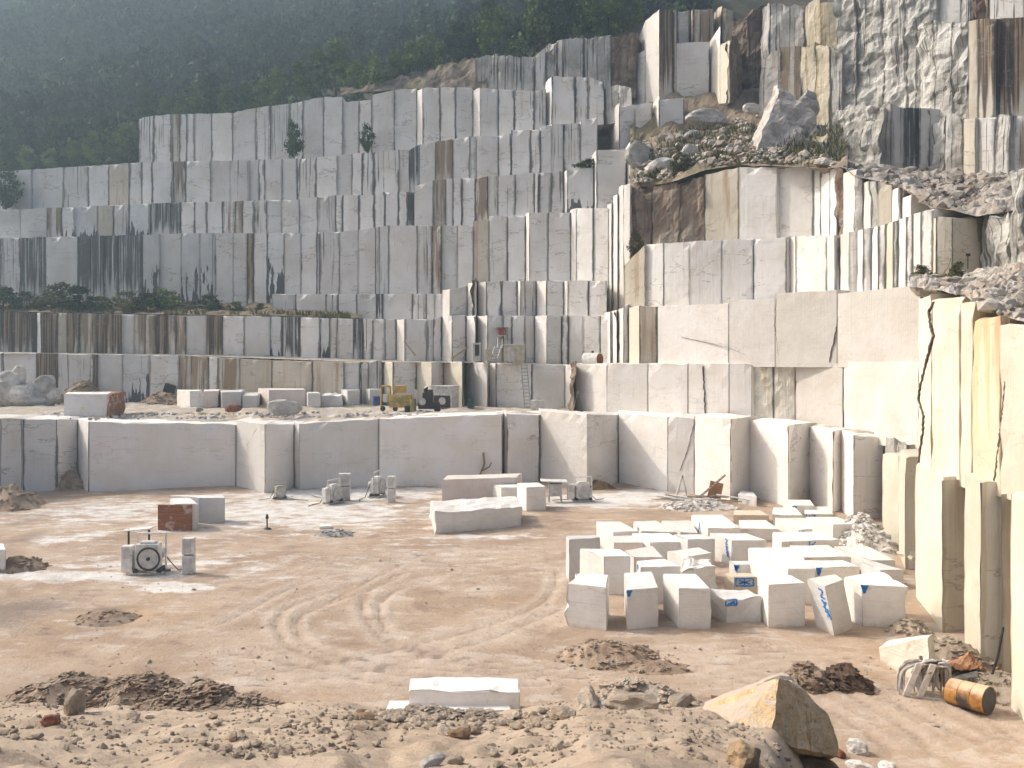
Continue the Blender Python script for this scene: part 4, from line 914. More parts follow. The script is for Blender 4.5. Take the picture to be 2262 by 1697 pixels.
# ---------------- uncountable: gravel and rubble masses ----------------
def scatter(name, pts, sizes, m, flat=.7, sub=1):
    base = []
    for s in range(5):
        me = rock_mesh(50+s, sub, .6, flat); base.append(([v.co.copy() for v in me.vertices], [tuple(p.vertices) for p in me.polygons]))
    vs, fs = [], []
    for p, s in zip(pts, sizes):
        v0, f0 = R.choice(base); b = len(vs); a = R.uniform(0, 6.28); ca, sa = math.cos(a), math.sin(a); e = R.uniform(.8, 1.5)
        vs += [(p[0]+(v.x*e*ca-v.y*sa)*s, p[1]+(v.x*e*sa+v.y*ca)*s, p[2]+v.z*s+s*.12) for v in v0]
        fs += [tuple(i+b for i in f) for f in f0]
    o = mesh(name, vs, fs, m); tag(o, kind='stuff'); return o
pts, szs = [], []
for i in range(9500):
    t = R.uniform(-.62, .40); y = R.uniform(9.5, 24) if R.random() < .8 else R.triangular(19, 26, 21.5)
    x = t*y; n = fbm(Vector((x*.45, y*.45, 20)), 3)
    if n < R.uniform(-.35, .35): continue
    pts.append((x, y, ground(x, y))); szs.append(R.uniform(.025, .07)*(1+1.4*(R.random() < .15)))
scatter('bank_gravel', pts, szs, MR['gravel'])
pts, szs = [], []
for i in range(2600):
    t = R.uniform(-.6, .56); y = R.triangular(25.5, 70, 32); x = t*y
    n = fbm(Vector((x*.25, y*.25, 40)), 3)
    if n < R.uniform(-.1, .45) or (abs(t) < .02): continue
    pts.append((x, y, ground(x, y))); szs.append(R.uniform(.04, .12)*(1+1.2*(R.random() < .08)))
scatter('floor_gravel', pts, szs, MR['tan'])
def region(n, xs, rows, s0, s1):
    pts, szs = [], []
    for _ in range(n):
        px = R.uniform(*xs); v = R.random(); t = v*(len(rows)-1); a = min(int(t), len(rows)-2); f = t-a
        A = W(px, rows[a](px)[1], rows[a](px)[0]); B = W(px, rows[a+1](px)[1], rows[a+1](px)[0]); p = A.lerp(B, f)
        pts.append(p); szs.append(R.uniform(s0, s1)*(1+1.5*(R.random() < .1)))
    return pts, szs
p_, s_ = region(1500, (1805, 2225), [row((1800, 84.5, 364), (1862, 78, 369), (1938, 74, 399), (2012, 70, 424), (2062, 64.5, 456), (2160, 62.5, 476), (2262, 60, 460)), row((1800, 98, 366), (1872, 94, 366), (2000, 92, 368), (2127, 89.5, 372), (2262, 82, 374))], .2, .65)
scatter('bench_scree', p_, s_, MR['scree'])
p_, s_ = region(1300, (1400, 1850), [row((1392, 96, 408), (1500, 93, 392), (1560, 92, 370), (1630, 90, 360), (1850, 80, 364)), row((1392, 107, 320), (1620, 108, 262), (1700, 106, 262), (1860, 99, 340))], .2, .7)
scatter('slope_scree', p_, s_, MR['scree'])
p_, s_ = region(420, (2040, 2262), [row((2040, 44, 636), (2125, 38.6, 650), (2160, 36.8, 668), (2212, 34.6, 695), (2262, 33, 710)), row((2040, 60, 618), (2160, 55, 615), (2262, 52, 600))], .1, .45)
scatter('bank_rubble', p_, s_, MR['scree'])
pts, szs = [], []
for i in range(900):
    px = R.uniform(0, 1000); D = R.uniform(lerp(DA, px)+1, lerp(DA, px)+8); x = (px-CX)*D/F
    if fbm(Vector((x*.3, D*.3, 60)), 3) < R.uniform(-.1, .5): continue
    pts.append((x, D, 6.3)); szs.append(R.uniform(.15, .5))
scatter('bench_rubble', pts, szs, MR['grey'])
# ---------------- soil heaps ----------------
def heap(label, cx, cy, rx, ry, h, m, z=0.0, n=44, rough=.5, group=None, base=None, lumps=60, cat='soil heap', name='soil_heap', ls=(.08, .3)):
    vs, fs = [], []; K = 16; sd = R.uniform(0, 300)
    gz = base or (lambda x, y: z)
    for r_ in range(K+1):
        q = r_/K
        for k in range(n):
            a = 6.2832*k/n; e = 1+.28*fbm(Vector((math.cos(a)*1.2, math.sin(a)*1.2, sd)), 3)
            x = cx+rx*q*e*math.cos(a); y = cy+ry*q*e*math.sin(a)
            zz = h*.8*((1-q**1.6)**1.1)*(1+.35*fbm(Vector((x/rx*1.3, y/ry*1.3, sd)), 2))+min(h, .8)*rough*.35*fbm(Vector((x*1.6, y*1.6, sd)), 5)*(1-q*q)
            vs.append(Vector((x, y, gz(x, y)+zz-.06*q)))
    for r_ in range(K):
        for k in range(n): a = r_*n+k; b = r_*n+(k+1) % n; fs.append((a, a+n, b+n, b))
    base_ = [rock_mesh(80+s, 2 if lumps > 100 else 1, .6, .9) for s in range(3)]
    for _ in range(lumps):
        q = math.sqrt(R.random()); a = R.uniform(0, 6.28); v = vs[min(K, int(q*K))*n+int(a/6.2832*n) % n]; me = R.choice(base_); s = R.uniform(*ls)
        b = len(vs); vs += [v+w_.co*s+Vector((R.uniform(-.1, .1), R.uniform(-.1, .1), 0)) for w_ in me.vertices]; fs += [tuple(i+b for i in p.vertices) for p in me.polygons]
    o = mesh(name, vs, fs, MR[m]); tag(o, label, cat, group, 'thing'); return o
def gb(x, y): return ground(x, y)
p = onpx(130, 1556); heap('brown soil pile at the left end of the foreground bank', p.x, p.y+.5, 2.3, 1.4, 1.05, 'clod', base=gb, rough=.5, lumps=200, ls=(.08, .26))
p = onpx(300, 1560); heap('lumpy reddish ridge of soil right of the brown pile', p.x, p.y+.4, 2.1, 1.3, 1.1, 'clod', base=gb, rough=.5, lumps=330, ls=(.08, .26))
p = onpx(450, 1566); heap('lower crumbly tail of the soil ridge on the bank', p.x, p.y+.35, 1.9, 1.1, .75, 'clod', base=gb, rough=.5, lumps=300, ls=(.06, .22))
p = onpx(980, 1588); heap('rubble crest in front of the half buried white slab', p.x, p.y+.2, 1.9, .8, .32, 'tan', base=gb, rough=.5, lumps=200, ls=(.06, .18))
p = G(235, 1372); heap('low brown heap of earth on the left of the pit floor', p.x, p.y, 1.5, 1.2, .42, 'soil', base=gb, lumps=60, ls=(.06, .2))
p = G(1345, 1450); heap('grey brown spoil heap in front of the block yard', p.x, p.y, 2.0, 1.5, .95, 'soil', base=gb, lumps=140, ls=(.06, .2))
p = G(1265+190, 1478); heap('low reddish tail of the spoil heap by the track', p.x, p.y, 1.6, .8, .3, 'soil', base=gb, lumps=60, ls=(.05, .15))
p = G(1862, 1510); heap('round dark soil heap near the wedge shaped block', p.x, p.y, 1.25, 1.0, .85, 'dark', base=gb, lumps=160, ls=(.06, .16))
p = G(1783, 1512); heap('rough pinkish mound of stone rising just behind the big ochre boulder', p.x, p.y, 1.0, .8, 1.05, 'clod', base=gb, rough=.6, lumps=120, ls=(.1, .4))
p = onpx(1420, 1550); heap('pink tinged pile of broken stone at the end of the bank', p.x, p.y+.6, 1.5, .9, .6, 'tan', base=gb, lumps=170, ls=(.08, .25))
p = G(150, 1078); heap('dark rubble heap in the corner against the pit wall', p.x, p.y, 2.2, 1.6, 2.1, 'soil', lumps=60, ls=(.1, .5))
p = G(20, 1120); heap('brown rubble heap at the left edge below the pit wall', p.x, p.y, 2.6, 2.4, 1.9, 'soil', lumps=80, ls=(.1, .5))
p = G(50, 1262); heap('low spoil heap beside the block at the left edge', p.x, p.y, 1.6, 1.2, .9, 'soil', base=gb, lumps=80, ls=(.08, .3))
p = G(1085, 1058); heap('dark root filled heap against the middle of the pit wall', p.x, p.y-1, 3.2, 1.6, 1.4, 'dark', lumps=60, ls=(.1, .4))
p = G(930, 1066); heap('small brown heap at the foot of the pit wall left of centre', p.x, p.y-1, 2.1, 1.2, 1.0, 'soil', lumps=40)
p = G(1320, 1078); heap('ochre rubble heap behind the machines at centre right', p.x, p.y, 1.6, 1.0, .9, 'ochre', lumps=60)
p = G(740, 1180); heap('grey rubble heap with white chunks in the middle of the floor', p.x, p.y, 1.5, 1.0, .45, 'grey', base=gb, lumps=90, ls=(.08, .25))
p = G(1930, 1235); heap('pale spoil heap filling the corner behind the end block', p.x+.8, p.y+4, 2.2, 3.0, 2.2, 'white', lumps=140, ls=(.15, .6))
p = G(2095, 1460); heap('pale rubble heap at the foot of the right-hand pillars', p.x, p.y, 1.7, 1.8, 1.1, 'tan', lumps=130, ls=(.08, .3))
p = G(2205, 1520); heap('stone debris around the orange drum by the pillars', p.x, p.y, 1.5, 1.6, .6, 'tan', lumps=150, ls=(.08, .3))
p = G(2010, 1392); heap('small rubble heap between the end block and the pillars', p.x, p.y, 1.0, 1.2, .7, 'tan', lumps=80, ls=(.08, .3))
p = G(1540, 1122); heap('grey white debris heap under the poles by the far wall', p.x, p.y, 3.0, 1.6, .8, 'white', lumps=200, ls=(.1, .45))
p = G(165, 892, BZ); heap('dark brushwood and soil heap behind the cracked bench block', p.x, p.y+2, 3.6, 2.4, 3.2, 'soil', z=BZ-.1, lumps=120, ls=(.2, .7))
p = G(345, 893, BZ); heap('brown rubble heap on the bench below the red loader', p.x, p.y+2, 3.0, 1.8, 1.6, 'soil', z=BZ-.1, lumps=90, ls=(.2, .6))
# ---------------- machines and gear ----------------
PT = {'dust': simple('dusty_white_paint', (.78, .76, .73), .6, dust=.3, rust=.05), 'grey': simple('grey_machine_paint', (.56, .55, .54), .55, dust=.4), 'dark': simple('dark_greasy_metal', (.07, .065, .065), .5, .3),
      'yellow': simple('yellow_machine_paint', (.55, .36, .06), .55, rust=.15, dust=.25), 'blue': simple('blue_drum_paint', (.05, .08, .25), .5, dust=.15), 'green': simple('dark_green_paint', (.03, .11, .09), .6, dust=.15),
      'steel': simple('galvanised_steel', (.45, .45, .44), .45, .6), 'red': simple('red_machine_paint', (.32, .05, .05), .6, dust=.2, rust=.2), 'rust': simple('rusty_iron', (.22, .09, .045), .9, .2),
      'wood': simple('weathered_timber', (.33, .26, .18), .9, sc=6), 'cabin': simple('white_cabin_sheet', (.68, .67, .64), .6, dust=.3), 'beige': simple('beige_cabin_sheet', (.52, .47, .36), .7, dust=.3),
      'black': simple('black_rubber', (.03, .03, .032), .8, dust=.12), 'olive': simple('olive_drum_paint', (.30, .28, .10), .6, dust=.25), 'cloth': simple('orange_brown_tarpaulin', (.42, .20, .09), .9, dust=.2), 'glass': simple('dull_window', (.10, .12, .14), .25)}
class MB:
    def __init__(s): s.bm = bmesh.new()
    def box(s, c, sz, rz=0, rx=0, ry=0, bev=.02):
        r = bmesh.ops.create_cube(s.bm, size=1); m = Matrix.Translation(c) @ Matrix.Rotation(rz, 4, 'Z') @ Matrix.Rotation(rx, 4, 'X') @ Matrix.Rotation(ry, 4, 'Y') @ Matrix.Diagonal((*sz, 1))
        bmesh.ops.transform(s.bm, matrix=m, verts=r['verts'])
        if bev: bmesh.ops.bevel(s.bm, geom=list({e for v in r['verts'] for e in v.link_edges}), offset=min(bev, min(sz)*.3), segments=1, affect='EDGES')
        return s
    def cyl(s, a, b, r0, r1=None, n=16, caps=True):
        a, b = Vector(a), Vector(b); d = b-a; r = bmesh.ops.create_cone(s.bm, cap_ends=caps, segments=n, radius1=r0, radius2=r1 if r1 is not None else r0, depth=d.length)
        bmesh.ops.transform(s.bm, matrix=Matrix.Translation((a+b)/2) @ d.to_track_quat('Z', 'Y').to_matrix().to_4x4(), verts=r['verts']); return s
    def ring(s, c, ax, R_, r_, n=28, k=8):
        ax = Vector(ax).normalized(); u = ax.orthogonal().normalized(); w_ = ax.cross(u); vs = []
        for i in range(n):
            a = 6.2832*i/n; d = u*math.cos(a)+w_*math.sin(a)
            for j in range(k): b = 6.2832*j/k; vs.append(s.bm.verts.new(Vector(c)+d*(R_+r_*math.cos(b))+ax*r_*math.sin(b)))
        for i in range(n):
            for j in range(k): s.bm.faces.new((vs[i*k+j], vs[((i+1) % n)*k+j], vs[((i+1) % n)*k+(j+1) % k], vs[i*k+(j+1) % k]))
        return s
    def tube(s, pts, r, n=6):
        for a, b in zip(pts, pts[1:]): s.cyl(a, b, r, n=n)
        return s
    def done(s, name, m, parent=None):
        bmesh.ops.recalc_face_normals(s.bm, faces=s.bm.faces)
        me = bpy.data.meshes.new(name); s.bm.to_mesh(me); s.bm.free(); return link(name, me, PT[m] if isinstance(m, str) else m, parent)
def saw(label, px, py, z=0.0, rz=0, sc=1.0, cab=True, mat='dust', rim='grey'):
    """diamond wire saw: a big flywheel in a square guard on a rail trolley with a control cabinet"""
    t = empty('wire_saw', G(px, py, z), label, 'wire saw', 'wire saws on the quarry floor', rz); t.scale = (sc,)*3
    MB().box((.1, 0, 1.0), (1.25, .7, 1.45)).box((.1, 0, 1.78), (.8, .5, .12)).done('body', mat, t)
    w_ = MB().cyl((.25, -.36, .95), (.25, -.50, .95), .58, n=36).done('flywheel', 'grey', t)
    MB().ring((.25, -.50, .95), (0, 1, 0), .60, .055, 36).done('wheel_rim', rim, w_)
    MB().cyl((.25, -.50, .95), (.25, -.60, .95), .09).done('hub', rim, w_)
    MB().tube([(-.55, .1, .25), (-.55, .1, 2.25), (1.0, .1, 2.25), (1.0, .1, .25)], .06, 8).done('frame', mat, t)
    for s in (-1, 1): MB().box((.15, s*.45, .10), (2.0, .12, .14)).done('rail', 'steel', t)
    for x in (-.5, .8): MB().cyl((x, -.45, .26), (x, .45, .26), .14, n=14).done('trolley_wheel', 'dark', t)
    MB().cyl((.5, .35, 1.0), (.5, .95, 1.0), .28, n=18).done('motor', 'grey', t)
    MB().tube([Vector((-.2, .3, 1.7)), Vector((-.6, .5, .9)), Vector((-1.0, .7, .1)), Vector((-1.8, .9, .05)), Vector((-2.6, .6, .05))], .035, 6).done('cable', 'black', t)
    MB().tube([Vector((.6, .6, 1.2)), Vector((1.0, .8, .5)), Vector((1.5, .6, .06)), Vector((2.3, .9, .05))], .03, 6).done('hose', 'dark', t)
    if cab:
        b = MB().box((-1.0, -.1, .95), (.62, .5, 1.35)).done('control_box', mat, t); MB().box((-1.0, -.36, 1.2), (.42, .02, .5), bev=0).done('door', 'grey', b)
    return t
def stand(label, px, py, h=2.1, wd=.55, rz=0, z=0.0):
    t = empty('control_cabinet', G(px, py, z), label, 'control cabinet', None, rz)
    b = MB().box((0, 0, h*.27), (wd, .45, h*.5)).done('lower_box', 'dust', t); MB().box((0, -.235, h*.27), (wd*.75, .02, h*.38), bev=0).done('door', 'grey', b)
    b = MB().box((0, 0, h*.77), (wd*1.02, .46, h*.44)).done('upper_box', 'dust', t); MB().box((0, -.24, h*.77), (wd*.75, .02, h*.34), bev=0).done('door', 'grey', b)
    MB().box((0, -.02, h*.535), (wd*.7, .3, .05)).done('spacer', 'dark', t)
    return t
s0 = saw('wire saw with a round dark rimmed wheel standing alone at left', 325, 1268, rz=.05, sc=1.0, rim='black')
t = empty('scrap_pallet', G(285, 1258), 'thin pale board on dark posts just behind the lone wire saw', 'work table'); MB().box((0, 1.3, 2.05), (1.6, .8, .06), ry=-.08).done('board', 'dust', t)
for x in (-.6, .6): MB().cyl((x, 1.3, 0), (x, 1.3, 2.05), .06).done('post', 'dark', t)
stand('pale two part control cabinet standing right of the lone wire saw', 417, 1268, 2.05, .62)
saw('smallest dusty machine in front of the lit corner of the pit wall', 616, 1103, rz=.6, sc=.62, cab=False, mat='beige')
saw('white wire saw left of the pair near the pit wall', 735, 1112, rz=1.0, sc=.85)
stand('tapered grey shield standing behind the white wire saw', 762, 1106, 2.3, .9, .2)
saw('white wire saw with a side motor beside the tall white panel', 832, 1098, rz=1.35, sc=.95, cab=False)
stand('tall white panel on edge by the second white wire saw', 865, 1110, 2.2, .6, -.2)
saw('rightmost wire saw of the floor with its wheel facing the camera', 1284, 1108, rz=.1, sc=.9, mat='dust')
t = empty('cutting_table', G(1226, 1108), 'grey box on thin legs under a flat white sheet, left of the last saw', 'work bench')
MB().box((0, 0, 1.0), (1.1, .9, 1.0)).done('box', 'grey', t); MB().box((-.1, 0, 1.72), (2.2, 1.3, .08), ry=.03).done('sheet', 'dust', t)
for x, y in ((-.5, -.4), (.5, -.4), (-.5, .4), (.5, .4)): MB().cyl((x, y, 0), (x, y, 1.7), .05).done('leg', 'steel', t)
t = empty('survey_post', G(590, 1168), 'thin dark post with a pale top standing in the middle of the floor', 'post'); MB().cyl((0, 0, 0), (0, 0, .75), .05).cyl((0, 0, .72), (0, 0, 1.0), .12, .07).done('pole', 'dark', t); MB().cyl((0, 0, -.02), (0, 0, .06), .3, .2).done('base', 'dark', t)
# rails laid on the slurry
for (a, b, lb) in (((690, 1096), (760, 1110), 'thin pale rail lying by the white wire saw'), ((640, 1104), (680, 1107), 'dark thin rod lying right of the smallest machine')):
    A, B = G(*a), G(*b); o = MB().cyl(A+Vector((0, 0, .1)), B+Vector((0, 0, .1)), .06).done('rail', 'steel'); tag(o, lb, 'rail', None, 'thing')
# poles, planks and pipes by the far wall
base = G(1520, 1112)
for k in range(14):
    a = R.uniform(-.5, .35); x = -3.2+k*.42; L_ = R.uniform(1.6, 3.2)
    o = MB().cyl((base.x+x, base.y-.6+R.uniform(-.5, .5), .35+R.uniform(0, .45)), (base.x+x+L_*math.cos(a), base.y-.4+L_*math.sin(a), .25+R.uniform(0, .3)), .06, n=8).done('pole', R.choice(('steel', 'dust', 'wood')))
    tag(o, 'grey pole lying in the debris heap by the far wall', 'pole', 'poles lying in the debris by the far wall', 'thing')
t = empty('trestle', base+Vector((-.4, .3, .3)), 'white A shaped trestle standing in the debris by the far wall', 'trestle'); t.scale = (.75,)*3
for dx in (-.75, .55): MB().box((dx*.5, 0, 1.3), (.20, .14, 2.7), ry=math.atan2(-dx, 2.6)).done('leg', 'dust', t)
MB().box((0, 0, .9), (.8, .1, .14)).done('brace', 'dust', t)
t = empty('roller_conveyor', base+Vector((1.0, .2, .3)), 'slanted ladder like conveyor leaning over the debris heap', 'conveyor')
for s in (-.16, .16): MB().cyl((0, s, .2), (2.1, s, 2.0), .05, n=8).done('rail', 'wood', t)
for k in range(9): f = (k+.5)/9; MB().cyl((2.1*f, -.2, .2+1.8*f), (2.1*f, .2, .2+1.8*f), .05, n=8).done('roller', 'steel', t)
o = MB().box(base+Vector((2.3, .3, 1.0)), (1.1, .12, 1.4), rx=-.2, ry=.25).done('plank', 'cloth'); tag(o, 'tan board propped beside the slanted conveyor', 'board', None, 'thing')
# drum, pole, hoses, cloth at the right
t = empty('orange_drum', G(2152, 1572)+Vector((0, .3, .43)), 'big orange and black drum lying on its side with its open end to the right', 'drum', None, -1.0)
def drum(t, r, L, mat, ax=(1, 0, 0), tilt=.10):
    vs, fs = [], []; n = 32; prof = [(-L/2, r*.97), (-L/2+.03, r), (-L*.18, r), (-L*.16, r*1.035), (-L*.14, r), (L*.14, r), (L*.16, r*1.035), (L*.18, r), (L/2-.03, r), (L/2, r*1.04), (L/2, r*.96), (L/2-.25, r*.95), (-L/2+.04, r*.95)]
    for x, q in prof:
        for i in range(n):
            a = 6.2832*i/n; d = 1+.02*fbm(Vector((x*2, math.cos(a)*2, math.sin(a)*2)), 2); vs.append((x, q*d*math.cos(a), q*d*math.sin(a)+x*tilt))
    for k in range(len(prof)-1):
        for i in range(n): a = k*n+i; b = k*n+(i+1) % n; fs.append((a, b, b+n, a+n))
    fs.append(tuple(range(n))[::-1]); fs.append(tuple((len(prof)-1)*n+i for i in range(n)))
    return mesh('shell', vs, fs, mat, t, smooth=False)
def drummat():
    M = NT('orange_black_drum', .5, .4); g = M.n('TexCoord').outputs['Object']; s = M.sep(g)
    c = M.mix(M.ramp(M.noise(g, 3, 6, .65), .42, .62), (.42, .21, .05), (.24, .10, .03))
    c = M.mix(M.ramp(M.math('ADD', s[2], M.math('MULTIPLY', M.noise(g, 5, 5, .6), .3)), .35, .6), c, (.55, .43, .28))
    band = M.math('ABSOLUTE', M.math('ADD', s[0], M.math('MULTIPLY', M.math('SUBTRACT', M.noise(g, 1.6, 4, .6), .5), .5)))
    c = M.mix(M.math('MULTIPLY', M.ramp(band, .14, .30, .95, 0), M.ramp(M.math('ADD', s[2], M.math('MULTIPLY', M.noise(g, 4, 5, .6), .5)), .55, .2)), c, (.045, .04, .045))
    c = M.mix(M.ramp(s[2], -.42, -.2, .8, 0), c, (.05, .035, .03))
    return M.out(c)
drum(t, .47, 1.35, drummat()); MB().cyl((.55, 0, .05), (.675, 0, .06), .44, .44, 28).done('inside', 'dark', t)
MB().ring((-.72, 0, -.02), (1, 0, -.1), .36, .03, 20, 6).box((-.78, .1, .1), (.1, .3, .05)).done('end_fittings', 'dark', t)
a, b = W(2216, 1386, 32.2), G(2186, 1508); o = MB().tube([b, b.lerp(a, .5)+Vector((.05, 0, -.08)), a], .045, 8).done('pole', 'dark'); tag(o, 'long thin dark pole leaning on the right-hand pillar', 'pole', None, 'thing')
t = empty('hose_stand', G(2042, 1530), 'tangle of grey hoses hanging over a pale sawhorse', 'hoses')
t.scale = (1.12,)*3
for dx, dy in ((-.55, -.35), (-.15, -.45)): MB().box((dx, dy, .55), (.22, .05, 1.25), ry=.25, rx=.25).done('leg', 'dust', t)
MB().box((.1, .35, .5), (.12, .08, 1.1), rx=-.25).done('back_leg', 'wood', t)
for k in range(30):
    r_ = random.Random(900+k); w0 = r_.uniform(-.65, .35); dz = r_.uniform(.55, 1.05); pts = []
    for i in range(13):
        f = i/12; a = f*math.pi; pts.append(Vector((w0+r_.uniform(-.03, .03)+.45*math.cos(a)+.25*f, -.25+.15*math.cos(a*2)+r_.uniform(-.03, .03)+.012*k, 1.0-dz+dz*math.sin(a)**.6+r_.uniform(-.02, .02)+.05*(k % 3))))
    MB().tube(pts, .034, 6).done('hose', r_.choice(('grey', 'dark', 'grey', 'wood')), t)
def clothmesh(label, c, sx, sy, h, m, name='crumpled_tarpaulin', cat='tarpaulin'):
    vs, fs = [], []; n = 22
    for j in range(n+1):
        for i in range(n+1):
            u, v = i/n-.5, j/n-.5; z = h*max(0, 1-2.2*abs(u))*max(0, 1-1.5*abs(v))+.25*h*fbm(Vector((u*5, v*5, c[0])), 4)
            vs.append((c[0]+u*sx+.1*fbm(Vector((u*3, v*3, 5)), 3), c[1]+v*sy+.1*fbm(Vector((v*3, u*3, 8)), 3), c[2]+max(.01, z+.04)))
    for j in range(n):
        for i in range(n): a = j*(n+1)+i; fs.append((a, a+1, a+n+2, a+n+1))
    o = mesh(name, vs, fs, PT[m]); s = o.modifiers.new('thick', 'SOLIDIFY'); s.thickness = .02; tag(o, label, cat, None, 'thing')
p = G(2145, 1498); clothmesh('crumpled orange brown tarpaulin lying behind the drum', (p.x, p.y+.2, .35), 1.2, .9, .55, 'cloth')
p = G(2120, 1520)
for k in range(4):
    o = MB().cyl(p+Vector((-.3+.1*k, .1*k, .3)), p+Vector((.7+.08*k, .1+.14*k, .42)), .03, n=6).done('rod', 'steel'); tag(o, 'thin grey rod lying between the hose tangle and the drum', 'rod', 'rods lying near the drum', 'thing')
# equipment on the middle bench
def BP(px, py): return G(px, py, BZ)
t = empty('compressor', BP(872, 908), 'yellow compressor with an upright square frame on the bench', 'compressor'); t.scale = (1.15, 1.15, 1.2)
b = MB().box((.55, 0, .85), (1.9, 1.1, 1.05)).done('body', 'yellow', t); MB().box((.55, -.57, .95), (1.2, .03, .5), bev=0).done('panel', 'olive', b)
MB().tube([(-1.2, 0, .3), (-1.2, 0, 2.1), (-.4, 0, 2.1), (-.4, 0, .3)], .09, 8).done('frame', 'yellow', t)
MB().box((.45, .1, 1.85), (1.1, .7, .6)).done('tank', 'yellow', t); MB().box((-.8, 0, 1.1), (.45, .3, .7)).done('control_box', 'cabin', t)
for x in (-1.0, .1, 1.2): MB().cyl((x, -.5, .22), (x, -.3, .22), .22).done('wheel', 'black', t)
t = empty('engine', BP(948, 909), 'dark engine block on a low skid beside the white cabin', 'engine'); t.scale = (1.12, 1.1, 1.2)
MB().box((0, 0, .5), (1.9, .9, .55)).box((.75, 0, .3), (.5, 1.0, .55)).done('skid', 'dark', t)
e = MB().box((-.1, 0, 1.15), (.95, .7, .85)).cyl((-.3, 0, 1.5), (-.3, 0, 1.95), .2).cyl((.1, -.2, 1.5), (.1, -.2, 1.85), .26).done('engine_block', 'dark', t); MB().cyl((-.4, 0, 1.9), (-.1, 0, 2.1), .1).done('air_pipe', 'steel', e)
MB().cyl((-.55, -.5, .85), (-.55, -.65, .85), .3).done('flywheel', 'grey', t); MB().tube([(-.7, 0, .6), (-1.3, 0, .5), (-1.5, -.2, .1)], .06).done('hose', 'steel', t)
def barrel(label, px, py, mat, h=1.1, r=.36, z=BZ):
    t = empty('barrel', G(px, py, z), label, 'barrel'); vs, fs = [], []; n = 20; pr = [(0, r*.98), (.03, r), (h*.32, r), (h*.335, r*1.04), (h*.35, r), (h*.65, r), (h*.665, r*1.04), (h*.68, r), (h-.02, r), (h, r*1.03), (h, r*.93), (h-.04, r*.92)]
    for z_, q in pr:
        for i in range(n): a = 6.2832*i/n; vs.append((q*math.cos(a), q*math.sin(a), z_))
    for k in range(len(pr)-1):
        for i in range(n): a = k*n+i; b = k*n+(i+1) % n; fs.append((a, b, b+n, a+n))
    fs += [tuple(range(n))[::-1], tuple((len(pr)-1)*n+i for i in range(n))]
    mesh('shell', vs, fs, PT[mat], t); MB().cyl((r*.5, 0, h-.04), (r*.5, 0, h+.03), .05).done('cap', 'dark', t)
barrel('blue barrel standing against the tallest bench block', 832, 896, 'blue', 1.0, .42)
barrel('yellow olive barrel between the compressor and the engine', 912, 909, 'olive', 1.25, .33)
barrel('dark green barrel standing right of the white cabin', 1040, 902, 'green', 1.05, .36)
barrel('small dark barrel left of the yellow olive one', 900, 909, 'dark', .55, .3)
t = empty('equipment_cabin', BP(982, 901), 'white equipment cabin with dark louvred front on the bench', 'cabin', None, -.35)
w_ = MB().box((0, 0, 1.15), (2.5, 1.9, 2.3)).done('wall', 'cabin', t); MB().box((0, -.02, 2.34), (2.7, 2.1, .10)).done('roof', 'grey', t)
MB().box((.15, -.96, 1.85), (1.7, .05, .45), bev=.01).done('shutter', 'grey', t); d = MB().box((.15, -.97, .72), (1.9, .05, 1.3), bev=.01).done('machine_opening', 'dark', t); MB().cyl((.2, -1.0, .8), (.2, -1.06, .8), .4).done('fan', 'grey', d)
for z_ in (.7, 1.4): MB().cyl((-1.26, -.2, z_), (-1.31, -.2, z_), .1).done('port', 'dark', t)
for x in (-1, 1): MB().box((x, 0, -.02), (.2, 1.7, .16)).done('skid', 'dark', t)
for px, lb, mt_, wd in ((1178, 'left of the two pale metal boxes at the foot of the ladder', 'dust', .55), (1194, 'right of the two pale metal boxes at the foot of the ladder', 'cabin', .72)):
    t = empty('metal_box', BP(px, 906), lb, 'box'); b = MB().box((0, 0, .5), (wd, .5, .95)).done('body', mt_, t); MB().box((0, 0, 1.0), (wd+.06, .56, .06)).done('lid', mt_, t)
def ladder(label, p0, p1, wd, n, mat='steel', name='ladder'):
    t = empty(name, p0, label, 'ladder'); d = p1-p0; s = Vector((0, 0, 1)).cross(d).normalized() if abs(d.x)+abs(d.y) > .01 else Vector((1, 0, 0))
    s = Vector((1, 0, 0))*wd/2
    for q in (-1, 1): MB().cyl(s*q, d+s*q, .06, n=8).done('rail', mat, t)
    for k in range(n): f = (k+.5)/n; MB().cyl(d*f-s, d*f+s, .045, n=6).done('rung', mat, t)
ladder('tall metal ladder leaning against the wall behind the bench', BP(1166, 903), W(1157, 803, 91.5), .62, 13)
ladder('short ladder leading up to the red crate above the beige cabin', W(1104, 770, 96.3), W(1106, 733, 97.4), .5, 6)
ladder('steep ladder beside the beige cabin on the upper ledge', W(1089, 803, 94), W(1100, 766, 96), .7, 6)
o = MB().box(BP(1240, 900)+Vector((0, 1.2, .75)), (1.5, .06, 1.45), rx=-.2, ry=.03).done('plywood_sheet', 'olive'); tag(o, 'greenish plywood sheet leaning on the wall right of the ladder', 'plywood sheet', None, 'thing')
o = MB().box(BP(1258, 900)+Vector((0, 1.0, .6)), (.35, .3, 1.3), ry=.05).done('plank', 'wood'); tag(o, 'brown board standing next to the greenish plywood sheet', 'board', None, 'thing')
t = empty('tripod', BP(1277, 906), 'thin white tripod of sticks against the bright wall right of the bench', 'tripod')
for x, y in ((-.55, -.2), (.5, -.2), (0, .5)): MB().cyl((x, y, 0), (0, 0, 2.1), .045, n=6).done('leg', 'dust', t)
